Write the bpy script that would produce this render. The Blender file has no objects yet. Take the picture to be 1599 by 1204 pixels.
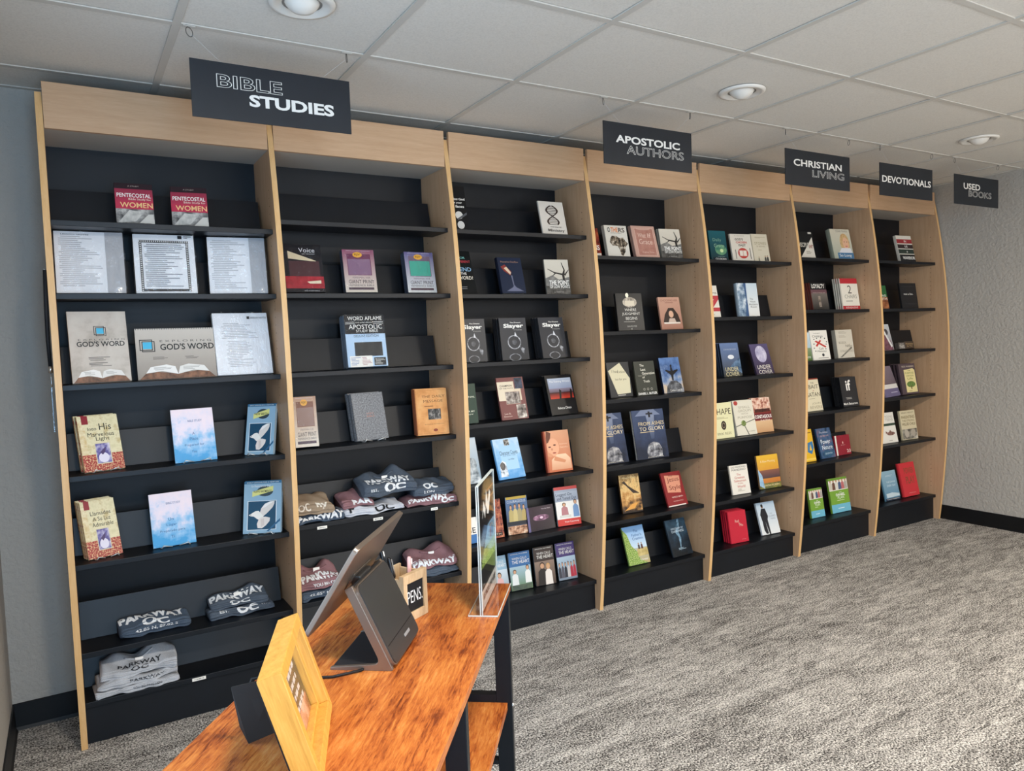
import bpy, bmesh, math, random
from mathutils import Vector, Matrix
R_ = math.radians
random.seed(7)
scene = bpy.context.scene
COL = scene.collection

# ------------------------------------------------------------------ camera
# world axes: X along the shelf wall to the right, Y towards that wall, Z up; metres
CAM = Vector((0.0252, -3.0841, 1.4217))
RIGHT = Vector((0.85711833, -0.51388216, -0.03568322))
UP = Vector((0.06131517, 0.0329993, 0.9975728))
FWD = Vector((0.51145735, 0.85722586, -0.05979308))
cam_data = bpy.data.cameras.new('camera')
cam_data.sensor_width = 36.0
cam_data.lens = 1164.54 / 1599 * 36.0
cam_data.clip_start = 0.05
cam = bpy.data.objects.new('camera', cam_data)
COL.objects.link(cam)
m = Matrix.Identity(4)
for i in range(3):
    m[i][0], m[i][1], m[i][2], m[i][3] = RIGHT[i], UP[i], -FWD[i], CAM[i]
cam.matrix_world = m
scene.camera = cam

# ------------------------------------------------------------------ world, daylight, exposure
world = bpy.data.worlds.new('world')
scene.world = world
world.use_nodes = True
bg = world.node_tree.nodes['Background']
bg.inputs[0].default_value = (0.62, 0.78, 1.0, 1)
bg.inputs[1].default_value = 1.2
scene.view_settings.view_transform = 'Standard'
scene.view_settings.look = 'None'
scene.view_settings.gamma = 1.0
scene.view_settings.use_curve_mapping = False
scene.view_settings.exposure = 0.23
scene.cycles.use_denoising = True
scene.cycles.max_bounces = 8
scene.cycles.sample_clamp_indirect = 6.0

def area_light(name, loc, direction, sx, sy, power, color, shape='RECTANGLE', spread=180):
    d = bpy.data.lights.new(name, 'AREA')
    d.shape = shape
    d.size = sx
    d.size_y = sy
    d.energy = power
    d.color = color
    d.spread = R_(spread)
    o = bpy.data.objects.new(name, d)
    o.location = loc
    o.rotation_euler = Vector(direction).to_track_quat('-Z', 'Y').to_euler()
    COL.objects.link(o)
    return o

HC = 2.433            # ceiling height
XL, XR = -0.229, 5.515
YB, YF = 0.303, -5.0  # wall behind the shelves, wall behind the camera
# daylight coming in at the two windows the photograph does not show (left of and behind the camera)
area_light('daylight_left_window', (XL + 0.03, -1.75, 1.30), (1, 0.0, 0.0), 1.5, 1.7, 12, (0.50, 0.74, 1.0))
area_light('added_door_fill', (0.27, YF + 0.04, 1.12), (0, 1, 0), 0.9, 1.9, 62, (0.36, 0.66, 1.0))  # added cool fill for the left wall and first bays, at an unseen door
area_light('daylight_front_window', (3.35, YF + 0.04, 1.30), (0, 1, 0), 3.8, 1.7, 62, (1.0, 0.89, 0.75))
LAMP_POWER = 33.0
LAMP_COLOR = (1.0, 0.90, 0.77)

# ------------------------------------------------------------------ materials
MATS = {}
def lin(h):
    h = h.lstrip('#')
    c = [int(h[i:i + 2], 16) / 255 for i in (0, 2, 4)]
    return tuple(x / 12.92 if x <= 0.04045 else ((x + 0.055) / 1.055) ** 2.4 for x in c) + (1,)

class NT:
    def __init__(s, name):
        s.m = bpy.data.materials.new(name)
        s.m.use_nodes = True
        s.t = s.m.node_tree
        s.b = s.t.nodes['Principled BSDF']
    def n(s, kind, **kw):
        nd = s.t.nodes.new(kind)
        for k, v in kw.items():
            if k.startswith('i_'):
                nd.inputs[k[2:]].default_value = v
            else:
                setattr(nd, k, v)
        return nd
    def l(s, a, b):
        s.t.links.new(a, b)
    def ramp(s, fac, stops):
        r = s.n('ShaderNodeValToRGB')
        e = r.color_ramp.elements
        while len(e) < len(stops):
            e.new(0.5)
        for k, (p, c) in enumerate(stops):
            e[k].position = p
            e[k].color = c
        s.l(fac, r.inputs[0])
        return r.outputs[0]
    def coords(s, out='Object', scale=(1, 1, 1)):
        tc = s.n('ShaderNodeTexCoord')
        mp = s.n('ShaderNodeMapping')
        mp.inputs['Scale'].default_value = scale
        s.l(tc.outputs[out], mp.inputs[0])
        return mp.outputs[0]
    def noise(s, vec, scale, detail=3, rough=0.55, distortion=0.0):
        n = s.n('ShaderNodeTexNoise')
        n.inputs['Scale'].default_value = scale
        n.inputs['Detail'].default_value = detail
        n.inputs['Roughness'].default_value = rough
        n.inputs['Distortion'].default_value = distortion
        s.l(vec, n.inputs['Vector'])
        return n.outputs['Fac']
    def bump(s, h, strength, dist):
        b = s.n('ShaderNodeBump')
        b.inputs['Strength'].default_value = strength
        b.inputs['Distance'].default_value = dist
        s.l(h, b.inputs['Height'])
        s.l(b.outputs[0], s.b.inputs['Normal'])

def mat(key, rough=0.45, metal=0.0, coat=0.0):
    """'#rrggbb' plain; 'n#a#b@s' mottled; 'v#a#b' graded upwards; 'c#a#b#c@s' cloudy, three colours"""
    kk = (key, rough, metal, coat)
    if kk in MATS:
        return MATS[kk]
    g = NT('print_' + key.replace('#', '_').replace('@', '_'))
    g.b.inputs['Roughness'].default_value = rough
    g.b.inputs['Metallic'].default_value = metal
    g.b.inputs['Coat Weight'].default_value = coat
    g.b.inputs['Specular IOR Level'].default_value = 0.3
    kind = key[0]
    sc = 60.0
    body = key
    if '@' in key:
        body, sc = key.split('@')
        sc = float(sc)
    cols = [lin('#' + c) for c in body.split('#')[1:]]
    if kind == '#':
        g.b.inputs['Base Color'].default_value = cols[0]
    elif kind == 'n':
        f = g.noise(g.coords(), sc if sc < 50 or sc >= 170 else sc * 0.42, 4, 0.6)
        k = len(cols)
        g.l(g.ramp(f, [(0.36 + 0.28 * i / max(1, k - 1), c) for i, c in enumerate(cols)]), g.b.inputs['Base Color'])
    elif kind in 'vc':
        tc = g.n('ShaderNodeTexCoord')
        sp = g.n('ShaderNodeSeparateXYZ')
        g.l(tc.outputs['UV'], sp.inputs[0])
        f = g.noise(g.coords(), sc if kind == 'c' else 30.0, 4, 0.6)
        ad = g.n('ShaderNodeMath', operation='MULTIPLY_ADD')
        g.l(f, ad.inputs[0])
        amp = 2.0 if kind == 'c' else 0.12
        ad.inputs[1].default_value = amp
        g.l(sp.outputs['Y'], ad.inputs[2])
        sb = g.n('ShaderNodeMath', operation='SUBTRACT')
        g.l(ad.outputs[0], sb.inputs[0])
        sb.inputs[1].default_value = amp * 0.5
        k = len(cols)
        g.l(g.ramp(sb.outputs[0], [(i / max(1, k - 1), c) for i, c in enumerate(cols)]), g.b.inputs['Base Color'])
    MATS[kk] = g.m
    return g.m

def wood(name, a, b, c, axis_scale, rough=0.42, detail=6, scale=6.0, contrast=(0.3, 0.5, 0.7)):
    g = NT(name)
    v = g.coords('Object', axis_scale)
    f = g.noise(v, scale, detail, 0.6, 0.4)
    f2 = g.noise(v, scale * 5, 3, 0.6, 0.2)
    mx = g.n('ShaderNodeMath', operation='MULTIPLY_ADD')
    g.l(f2, mx.inputs[0]); mx.inputs[1].default_value = 0.35
    ad = g.n('ShaderNodeMath', operation='MULTIPLY')
    g.l(f, ad.inputs[0]); ad.inputs[1].default_value = 0.65
    g.l(ad.outputs[0], mx.inputs[2])
    g.l(g.ramp(mx.outputs[0], [(contrast[0], lin(a)), (contrast[1], lin(b)), (contrast[2], lin(c))]), g.b.inputs['Base Color'])
    g.b.inputs['Roughness'].default_value = rough
    g.bump(f2, 0.05, 0.002)
    return g.m

M_MAPLE_V = wood('maple_veneer_upright', '#bd9672', '#c7a17d', '#d0ab88', (9, 9, 0.6))
M_MAPLE_H = wood('maple_veneer_level', '#bf9874', '#c8a27e', '#d1ac89', (0.6, 9, 9))
M_OAK = wood('yellow_oak', '#b98334', '#d09a44', '#dcab58', (14, 14, 1.2), 0.4)
M_CRATE = wood('pale_crate_wood', '#a98a66', '#c4a57e', '#d4b995', (12, 12, 2), 0.6)

def mat_table():
    g = NT('rustic_brown_board')
    v = g.coords('Object', (1.2, 7, 7))
    f = g.noise(v, 3.2, 8, 0.68, 0.8)
    v2 = g.coords('Object', (2.0, 2.6, 2.6))
    f2 = g.noise(v2, 5.0, 5, 0.6, 0.3)
    v3 = g.coords('Object', (4.5, 38, 38))
    f3 = g.noise(v3, 5.0, 7, 0.75, 0.5)
    a = g.n('ShaderNodeMath', operation='MULTIPLY'); g.l(f, a.inputs[0]); a.inputs[1].default_value = 0.34
    b = g.n('ShaderNodeMath', operation='MULTIPLY_ADD'); g.l(f2, b.inputs[0]); b.inputs[1].default_value = 0.22; g.l(a.outputs[0], b.inputs[2])
    c = g.n('ShaderNodeMath', operation='MULTIPLY_ADD'); g.l(f3, c.inputs[0]); c.inputs[1].default_value = 0.44; g.l(b.outputs[0], c.inputs[2])
    col = g.ramp(c.outputs[0], [(0.35, lin('#3a1a0d')), (0.43, lin('#7e3a17')), (0.49, lin('#b05f28')), (0.56, lin('#c87a38')), (0.66, lin('#d99c5a'))])
    g.l(col, g.b.inputs['Base Color'])
    g.b.inputs['Roughness'].default_value = 0.36
    g.bump(f3, 0.08, 0.002)
    return g.m
M_TABLE = mat_table()

def mat_carpet():
    g = NT('grey_loop_carpet')
    v = g.coords('Object')
    fine = g.noise(v, 150.0, 2, 0.75)
    mid = g.noise(g.coords('Object', (1.0, 3.0, 1)), 9.0, 5, 0.7, 1.2)
    big = g.noise(g.coords('Object', (0.7, 3.4, 1)), 2.4, 4, 0.62, 1.0)
    a = g.n('ShaderNodeMath', operation='MULTIPLY'); g.l(fine, a.inputs[0]); a.inputs[1].default_value = 0.60
    b = g.n('ShaderNodeMath', operation='MULTIPLY_ADD'); g.l(mid, b.inputs[0]); b.inputs[1].default_value = 0.20; g.l(a.outputs[0], b.inputs[2])
    c = g.n('ShaderNodeMath', operation='MULTIPLY_ADD'); g.l(big, c.inputs[0]); c.inputs[1].default_value = 0.13; g.l(b.outputs[0], c.inputs[2])
    col = g.ramp(c.outputs[0], [(0.385, lin('#2f2d2b')), (0.44, lin('#77736f')), (0.485, lin('#b4b0aa')), (0.56, lin('#ebe6df'))])
    g.l(col, g.b.inputs['Base Color'])
    g.b.inputs['Roughness'].default_value = 0.95
    g.b.inputs['Specular IOR Level'].default_value = 0.15
    g.bump(fine, 0.7, 0.006)
    return g.m

def mat_wall(name, col):
    g = NT(name)
    v = g.coords('Object')
    f = g.noise(v, 55.0, 3, 0.5, 0.3)
    f2 = g.noise(v, 1.3, 2, 0.5)
    c = lin(col)
    d = tuple(x * 0.94 for x in c[:3]) + (1,)
    g.l(g.ramp(f2, [(0.35, d), (0.65, c)]), g.b.inputs['Base Color'])
    g.b.inputs['Roughness'].default_value = 0.72
    g.bump(f, 0.6, 0.010)
    return g.m

def mat_tile():
    g = NT('ceiling_tile_white')
    v = g.coords('Object')
    f = g.noise(v, 160.0, 2, 0.6)
    g.l(g.ramp(f, [(0.3, lin('#d6d1c8')), (0.6, lin('#e0dbd2'))]), g.b.inputs['Base Color'])
    g.b.inputs['Roughness'].default_value = 0.9
    g.bump(f, 0.15, 0.002)
    return g.m

def mat_black(name, col, rough):
    g = NT(name)
    v = g.coords('Object', (1, 1, 1))
    f = g.noise(v, 8.0, 3, 0.6)
    c = lin(col)
    d = tuple(x * 1.25 for x in c[:3]) + (1,)
    g.l(g.ramp(f, [(0.3, c), (0.7, d)]), g.b.inputs['Base Color'])
    g.b.inputs['Roughness'].default_value = rough
    g.b.inputs['Specular IOR Level'].default_value = 0.35
    return g.m

def mat_fabric(col, col2):
    k = ('fab', col, col2)
    if k in MATS:
        return MATS[k]
    g = NT('cotton_jersey_' + col[1:])
    v = g.coords('Object')
    f = g.noise(v, 420.0, 2, 0.7)
    g.l(g.ramp(f, [(0.3, lin(col)), (0.7, lin(col2))]), g.b.inputs['Base Color'])
    g.b.inputs['Roughness'].default_value = 0.9
    g.b.inputs['Specular IOR Level'].default_value = 0.2
    g.bump(f, 0.2, 0.001)
    MATS[k] = g.m
    return g.m

def mat_film(name, rough=0.12, amount=0.5, wrinkle=True, scale=38.0):
    """clear plastic: see-through with a glossy skin"""
    g = NT(name)
    g.t.nodes.remove(g.b)
    out = g.t.nodes['Material Output']
    tr = g.n('ShaderNodeBsdfTransparent')
    gl = g.n('ShaderNodeBsdfGlossy')
    gl.inputs['Roughness'].default_value = rough
    mx = g.n('ShaderNodeMixShader')
    fr = g.n('ShaderNodeLayerWeight')
    fr.inputs['Blend'].default_value = 0.5
    pw_ = g.n('ShaderNodeMath', operation='POWER')
    g.l(fr.outputs['Facing'], pw_.inputs[0])
    pw_.inputs[1].default_value = 4.0
    ml = g.n('ShaderNodeMath', operation='MULTIPLY_ADD')
    g.l(pw_.outputs[0], ml.inputs[0])
    ml.inputs[1].default_value = 0.6
    ml.inputs[2].default_value = amount
    if wrinkle:
        f = g.noise(g.coords('Object', (1, 1, 0.35)), scale, 4, 0.6, 0.6)
        b = g.n('ShaderNodeBump')
        b.inputs['Strength'].default_value = 1.0
        b.inputs['Distance'].default_value = 0.02
        g.l(f, b.inputs['Height'])
        g.l(b.outputs[0], gl.inputs['Normal'])
        g.l(b.outputs[0], fr.inputs['Normal'])
    g.l(ml.outputs[0], mx.inputs[0])
    g.l(tr.outputs[0], mx.inputs[1])
    g.l(gl.outputs[0], mx.inputs[2])
    g.l(mx.outputs[0], out.inputs['Surface'])
    return g.m

def mat_emit(name, col, s):
    g = NT(name)
    g.b.inputs['Base Color'].default_value = col
    g.b.inputs['Emission Color'].default_value = col
    g.b.inputs['Emission Strength'].default_value = s
    return g.m

M_CARPET = mat_carpet()
M_WALL = mat_wall('grey_painted_wall', '#b3aea6')
M_TILE = mat_tile()
M_GRID = mat('#cbc6bd', 0.5)
M_BASE = mat_black('black_vinyl_base', '#0d0e10', 0.45)
M_BLACK = mat_black('black_laminate', '#0a0e14', 0.5)
M_SHELF = mat_black('black_metal_shelf', '#0c1016', 0.42)
M_SOFFIT = mat('#b9b2a8', 0.6)
M_STEEL = mat('#23262a', 0.4, 0.6)
M_PAGE = mat('n#d9d2c2#efe9dc@300', 0.8)
M_WHITE = mat('#f1eee8', 0.5)
M_WIRE = mat('#d8d8d6', 0.25, 0.6)
M_CHROME = mat('#c8c8c8', 0.2, 1.0)
M_FILM = mat_film('clear_shrink_wrap', 0.10, 0.10)
M_WRAP = mat_film('clear_box_wrap', 0.10, 0.025)
M_ACRYL = mat_film('clear_acrylic', 0.03, 0.03, False)
M_ACRYL_EDGE = mat('#cfd6d2', 0.25)
M_GLASS = mat_film('window_glass', 0.02, 0.02, False)

# ------------------------------------------------------------------ mesh helper
class MB:
    def __init__(s):
        s.v, s.f, s.mi, s.uv, s.mats = [], [], [], [], []
    def slot(s, m):
        if m not in s.mats:
            s.mats.append(m)
        return s.mats.index(m)
    def face(s, pts, m, uv=None):
        k = len(s.v)
        s.v += [tuple(p) for p in pts]
        s.f.append(tuple(range(k, k + len(pts))))
        s.mi.append(s.slot(m))
        s.uv.append(uv or [(0, 0)] * len(pts))
    def mesh(s, verts, faces, m, uvs=None):
        k = len(s.v)
        s.v += [tuple(p) for p in verts]
        i = s.slot(m)
        for f in faces:
            s.f.append(tuple(k + a for a in f))
            s.mi.append(i)
            s.uv.append([uvs[a] for a in f] if uvs else [(0, 0)] * len(f))
    def box(s, x0, x1, y0, y1, z0, z1, m):
        V = [(x, y, z) for x in (x0, x1) for y in (y0, y1) for z in (z0, z1)]
        s.mesh(V, [(0, 1, 3, 2), (4, 6, 7, 5), (0, 4, 5, 1), (2, 3, 7, 6), (0, 2, 6, 4), (1, 5, 7, 3)], m)
        return s
    def prism(s, poly, a, b, m, axis=0):
        """poly in the two other axes, extruded from a to b along axis"""
        def P(t, p):
            return {0: (t, p[0], p[1]), 1: (p[0], t, p[1]), 2: (p[0], p[1], t)}[axis]
        n = len(poly)
        V = [P(a, p) for p in poly] + [P(b, p) for p in poly]
        F = [tuple(range(n)), tuple(range(2 * n - 1, n - 1, -1))]
        F += [(i, i + n, (i + 1) % n + n, (i + 1) % n) for i in range(n)]
        s.mesh(V, F, m)
        return s
    def tube(s, pts, r, m, seg=6, closed=False):
        pts = [Vector(p) for p in pts]
        n = len(pts)
        rings = []
        nrm = None
        for i, p in enumerate(pts):
            if closed:
                t = pts[(i + 1) % n] - pts[i - 1]
            else:
                t = pts[min(i + 1, n - 1)] - pts[max(i - 1, 0)]
            t.normalize()
            if nrm is None:
                nrm = t.cross(Vector((0, 0, 1)))
                if nrm.length < 0.1:
                    nrm = t.cross(Vector((1, 0, 0)))
            nrm = (nrm - t * nrm.dot(t)).normalized()
            bn = t.cross(nrm)
            rings.append([p + (nrm * math.cos(2 * math.pi * k / seg) + bn * math.sin(2 * math.pi * k / seg)) * r for k in range(seg)])
        V = [q for rg in rings for q in rg]
        F = []
        for i in range(n if closed else n - 1):
            j = (i + 1) % n
            for k in range(seg):
                F.append((i * seg + k, i * seg + (k + 1) % seg, j * seg + (k + 1) % seg, j * seg + k))
        if not closed:
            F.append(tuple(range(seg - 1, -1, -1)))
            F.append(tuple((n - 1) * seg + k for k in range(seg)))
        s.mesh(V, F, m)
        return s
    def lathe(s, prof, m, seg=32, center=(0, 0, 0)):
        V, F = [], []
        n = len(prof)
        for k in range(seg):
            a = 2 * math.pi * k / seg
            for r, z in prof:
                V.append((center[0] + r * math.cos(a), center[1] + r * math.sin(a), center[2] + z))
        for k in range(seg):
            for i in range(n - 1):
                a, b = k * n + i, ((k + 1) % seg) * n + i
                F.append((a, b, b + 1, a + 1))
        s.mesh(V, F, m)
        return s
    def build(s, name, parent=None, smooth=False, bevel=0.0, loc=None, rot=None):
        me = bpy.data.meshes.new(name)
        me.from_pydata(s.v, [], s.f)
        for mm in s.mats:
            me.materials.append(mm)
        me.polygons.foreach_set('material_index', s.mi)
        ul = me.uv_layers.new(name='UVMap')
        flat = [c for f in s.uv for p in f for c in p]
        ul.data.foreach_set('uv', flat)
        if smooth:
            me.polygons.foreach_set('use_smooth', [True] * len(s.f))
        me.update()
        return link(name, me, parent, bevel, loc, rot)

def link(name, me, parent=None, bevel=0.0, loc=None, rot=None):
    o = bpy.data.objects.new(name, me)
    COL.objects.link(o)
    if parent is not None:
        o.parent = parent
    if loc is not None:
        o.location = loc
    if rot is not None:
        o.rotation_euler = rot
    if bevel:
        b = o.modifiers.new('bevel', 'BEVEL')
        b.width = bevel
        b.segments = 2
        b.limit_method = 'ANGLE'
        b.angle_limit = R_(40)
    return o

def tag(o, label, cat, group=None):
    o['label'] = label
    o['category'] = cat
    if group:
        o['group'] = group
    return o
def thing(name, loc, label, cat, rot=(0, 0, 0), group=None):
    o = bpy.data.objects.new(name, None)
    COL.objects.link(o)
    o.location = loc
    o.rotation_euler = rot
    o.empty_display_size = 0.05
    return tag(o, label, cat, group)
def struct(o):
    o['kind'] = 'structure'
    return o

# ------------------------------------------------------------------ lettering
TXT = {}
def text_mesh(body, bold=0.0, outline=0.0):
    """vertices scaled to a unit box, faces"""
    k = (body, bold, outline)
    if k in TXT:
        return TXT[k]
    c = bpy.data.curves.new('lettering', 'FONT')
    c.body = body
    c.resolution_u = 3
    c.offset = bold
    if outline:
        c.dimensions = '2D'
        c.fill_mode = 'NONE'
        c.bevel_depth = outline
        c.bevel_resolution = 0
    o = bpy.data.objects.new('lettering', c)
    me = bpy.data.meshes.new_from_object(o)
    V = [(v.co.x, v.co.y, v.co.z) for v in me.vertices]
    F = [tuple(p.vertices) for p in me.polygons]
    bpy.data.objects.remove(o)
    bpy.data.meshes.remove(me)
    bpy.data.curves.remove(c)
    if V:
        x0, x1 = min(v[0] for v in V), max(v[0] for v in V)
        y0, y1 = min(v[1] for v in V), max(v[1] for v in V)
        asp = (x1 - x0) / max(1e-6, y1 - y0)
        V = [((v[0] - x0) / max(1e-6, x1 - x0) - 0.5, (v[1] - y0) / max(1e-6, y1 - y0) - 0.5, v[2]) for v in V]
    else:
        asp = 1
    TXT[k] = (V, F, asp)
    return TXT[k]
# ------------------------------------------------------------------ the room
o = struct(MB().box(XL - 0.12, XR + 0.12, YF - 0.12, YB + 0.12, -0.10, 0.0, M_CARPET).build('floor'))
o['label'] = 'grey streaked loop carpet over the whole floor'
struct(MB().box(XL - 0.12, XR + 0.12, YB, YB + 0.12, 0.0, HC + 0.12, M_WALL).build('wall_back'))
struct(MB().box(XR, XR + 0.12, YF - 0.12, YB, 0.0, HC + 0.12, M_WALL).build('wall_right'))
# left wall with a window opening beside the camera
LY0, LY1, LZ0, LZ1 = -2.55, -0.95, 0.42, 2.18
w = MB()
w.box(XL - 0.12, XL, YF - 0.12, LY0, 0.0, HC + 0.12, M_WALL)
w.box(XL - 0.12, XL, LY1, YB, 0.0, HC + 0.12, M_WALL)
w.box(XL - 0.12, XL, LY0, LY1, 0.0, LZ0, M_WALL)
w.box(XL - 0.12, XL, LY0, LY1, LZ1, HC + 0.12, M_WALL)
struct(w.build('wall_left'))
FX0, FX1, FZ0, FZ1 = 1.4, 5.3, 0.4, 2.25
w = MB()
w.box(XL, -0.2, YF - 0.12, YF, 0.0, HC + 0.12, M_WALL)
w.box(0.74, FX0, YF - 0.12, YF, 0.0, HC + 0.12, M_WALL)
w.box(-0.2, 0.74, YF - 0.12, YF, 2.10, HC + 0.12, M_WALL)
w.box(FX1, XR, YF - 0.12, YF, 0.0, HC + 0.12, M_WALL)
w.box(FX0, FX1, YF - 0.12, YF, 0.0, FZ0, M_WALL)
w.box(FX0, FX1, YF - 0.12, YF, FZ1, HC + 0.12, M_WALL)
struct(w.build('wall_front'))
# window frames and panes
fm = mat('#2a2c2f', 0.4, 0.4)
w = MB()
w.box(XL - 0.10, XL - 0.04, LY0, LY0 + 0.05, LZ0, LZ1, fm).box(XL - 0.10, XL - 0.04, LY1 - 0.05, LY1, LZ0, LZ1, fm)
w.box(XL - 0.10, XL - 0.04, LY0, LY1, LZ0, LZ0 + 0.05, fm).box(XL - 0.10, XL - 0.04, LY0, LY1, LZ1 - 0.05, LZ1, fm)
w1 = struct(w.build('window_1'))
MB().box(XL - 0.074, XL - 0.068, LY0 + 0.05, LY1 - 0.05, LZ0 + 0.05, LZ1 - 0.05, M_GLASS).build('pane', w1)
w = MB()
w.box(FX0, FX1, YF - 0.10, YF - 0.04, FZ0, FZ0 + 0.05, fm).box(FX0, FX1, YF - 0.10, YF - 0.04, FZ1 - 0.05, FZ1, fm)
for x in (FX0, 2.65, 3.95, FX1 - 0.05):
    w.box(x, x + 0.05, YF - 0.10, YF - 0.04, FZ0, FZ1, fm)
w2 = struct(w.build('window_2'))
for a, b in ((FX0 + 0.05, 2.65), (2.70, 3.95), (4.00, FX1 - 0.05)):
    MB().box(a, b, YF - 0.074, YF - 0.068, FZ0 + 0.05, FZ1 - 0.05, M_GLASS).build('pane', w2)
w = MB()
w.box(-0.2, -0.13, YF - 0.09, YF - 0.04, 0, 2.1, fm).box(0.67, 0.74, YF - 0.09, YF - 0.04, 0, 2.1, fm).box(-0.13, 0.67, YF - 0.09, YF - 0.04, 0, 0.09, fm).box(-0.13, 0.67, YF - 0.09, YF - 0.04, 2.02, 2.1, fm)
d1 = struct(w.build('added_door_1'))  # unseen glass door, added to go with the cool fill light
MB().box(-0.13, 0.67, YF - 0.07, YF - 0.064, 0.09, 2.02, M_GLASS).build('pane', d1)
MB().box(0.60, 0.63, YF - 0.04, YF - 0.02, 0.85, 1.25, M_CHROME).build('door_handle', d1)
# black vinyl base along the walls, with a small toe
def base_profile(sgn):
    return [(0, 0), (sgn * 0.014, 0), (sgn * 0.008, 0.012), (sgn * 0.005, 0.10), (0, 0.102)]
struct(MB().prism([(YB - abs(a), b) for a, b in base_profile(1)], XL, XR, M_BASE, 0).build('baseboard_back'))
struct(MB().prism([(XR - abs(a), b) for a, b in base_profile(1)], YF, YB - 0.014, M_BASE, 1).build('baseboard_right'))
struct(MB().prism([(XL + abs(a), b) for a, b in base_profile(1)], YF, YB - 0.014, M_BASE, 1).build('baseboard_left'))
struct(MB().prism([(YF + abs(a), b) for a, b in base_profile(1)], 0.76, XR - 0.014, M_BASE, 0).build('baseboard_front'))

# suspended ceiling: tiles in a grid of bars, every tile a piece of its own
ceil = struct(MB().box(XL, XR, YF, YB, HC + 0.06, HC + 0.12, mat('#8a857d', 0.9)).build('ceiling'))
TS, GX, GY = 0.6096, 0.3822, -0.5448
BW = 0.0238
gxs = [GX + TS * k for k in range(-1, 10) if XL - 0.05 < GX + TS * k < XR - 0.03]
gys = [GY + TS * k for k in range(-9, 3) if YF + 0.03 < GY + TS * k < YB - 0.03]
for x in gxs:
    MB().box(x - BW / 2, x + BW / 2, YF, YB, HC - 0.001, HC + 0.004, M_GRID).box(x - 0.002, x + 0.002, YF, YB, HC + 0.004, HC + 0.035, M_GRID).build('grid_bar', ceil)
xe = [XL] + gxs + [XR]
for y in gys:
    for a, b in zip(xe[:-1], xe[1:]):
        if b - a > 0.03:
            MB().box(a + BW / 2, b - BW / 2, y - BW / 2, y + BW / 2, HC - 0.0005, HC + 0.004, M_GRID).build('cross_bar', ceil)
ye = [YF] + gys + [YB]
ang = MB()
ang.box(XL, XR, YB - 0.022, YB, HC - 0.002, HC + 0.002, M_GRID).box(XL, XR, YB - 0.0015, YB, HC - 0.002, HC + 0.03, M_GRID)
ang.box(XL, XR, YF, YF + 0.022, HC - 0.002, HC + 0.002, M_GRID)
ang.box(XL, XL + 0.022, YF, YB, HC - 0.002, HC + 0.002, M_GRID).box(XR - 0.022, XR, YF, YB, HC - 0.002, HC + 0.002, M_GRID)
ang.build('wall_angle', ceil)
tile_cache = {}
rt = random.Random(3)
LAMP_TILES = {(1 + 3 * a, b) for a in range(3) for b in (0, 3)}
for i in range(len(xe) - 1):
    for j in range(len(ye) - 1):
        w_, d_ = xe[i + 1] - xe[i], ye[j + 1] - ye[j]
        if w_ < 0.04 or d_ < 0.04:
            continue
        key = (round(w_, 3), round(d_, 3))
        if key not in tile_cache:
            a, b = w_ / 2 - 0.003, d_ / 2 - 0.003
            e = 0.012
            t = MB()
            # square-edge lay-in tile with a softened rim
            V = [(-a, -b, 0.006), (a, -b, 0.006), (a, b, 0.006), (-a, b, 0.006),
                 (-a + e, -b + e, 0.0035), (a - e, -b + e, 0.0035), (a - e, b - e, 0.0035), (-a + e, b - e, 0.0035),
                 (-a, -b, 0.02), (a, -b, 0.02), (a, b, 0.02), (-a, b, 0.02)]
            F = [(4, 7, 6, 5), (0, 4, 5, 1), (1, 5, 6, 2), (2, 6, 7, 3), (3, 7, 4, 0), (0, 1, 9, 8), (1, 2, 10, 9), (2, 3, 11, 10), (3, 0, 8, 11), (8, 9, 10, 11)]
            t.mesh(V, F, M_TILE)
            o = t.build('ceiling_tile', ceil)
            tile_cache[key] = o.data
        else:
            o = link('ceiling_tile', tile_cache[key], ceil)
        o.location = ((xe[i] + xe[i + 1]) / 2, (ye[j] + ye[j + 1]) / 2, HC + rt.uniform(-0.0012, 0.0012))

# recessed eyeball downlights
def disc_light(x, y, label):
    t = thing('disc_light', (x, y, HC - 0.001), label, 'ceiling light', group='lit disc lights')
    MB().lathe([(0.165, 0.001), (0.167, -0.006), (0.160, -0.014), (0.148, -0.016), (0.146, -0.010)], mat('#e4dfd6', 0.4), 48).build('rim', t, True)
    MB().lathe([(0.146, -0.012), (0.09, -0.016), (0.0, -0.018)], mat_emit('lit_diffuser', (1, 0.92, 0.8, 1), 6.0), 40).build('diffuser', t, True)
    area_light('lamp_light', (x, y, HC - 0.024), (0, 0, -1), 0.28, 0.28, LAMP_POWER, LAMP_COLOR, 'DISK', 180)

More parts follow.
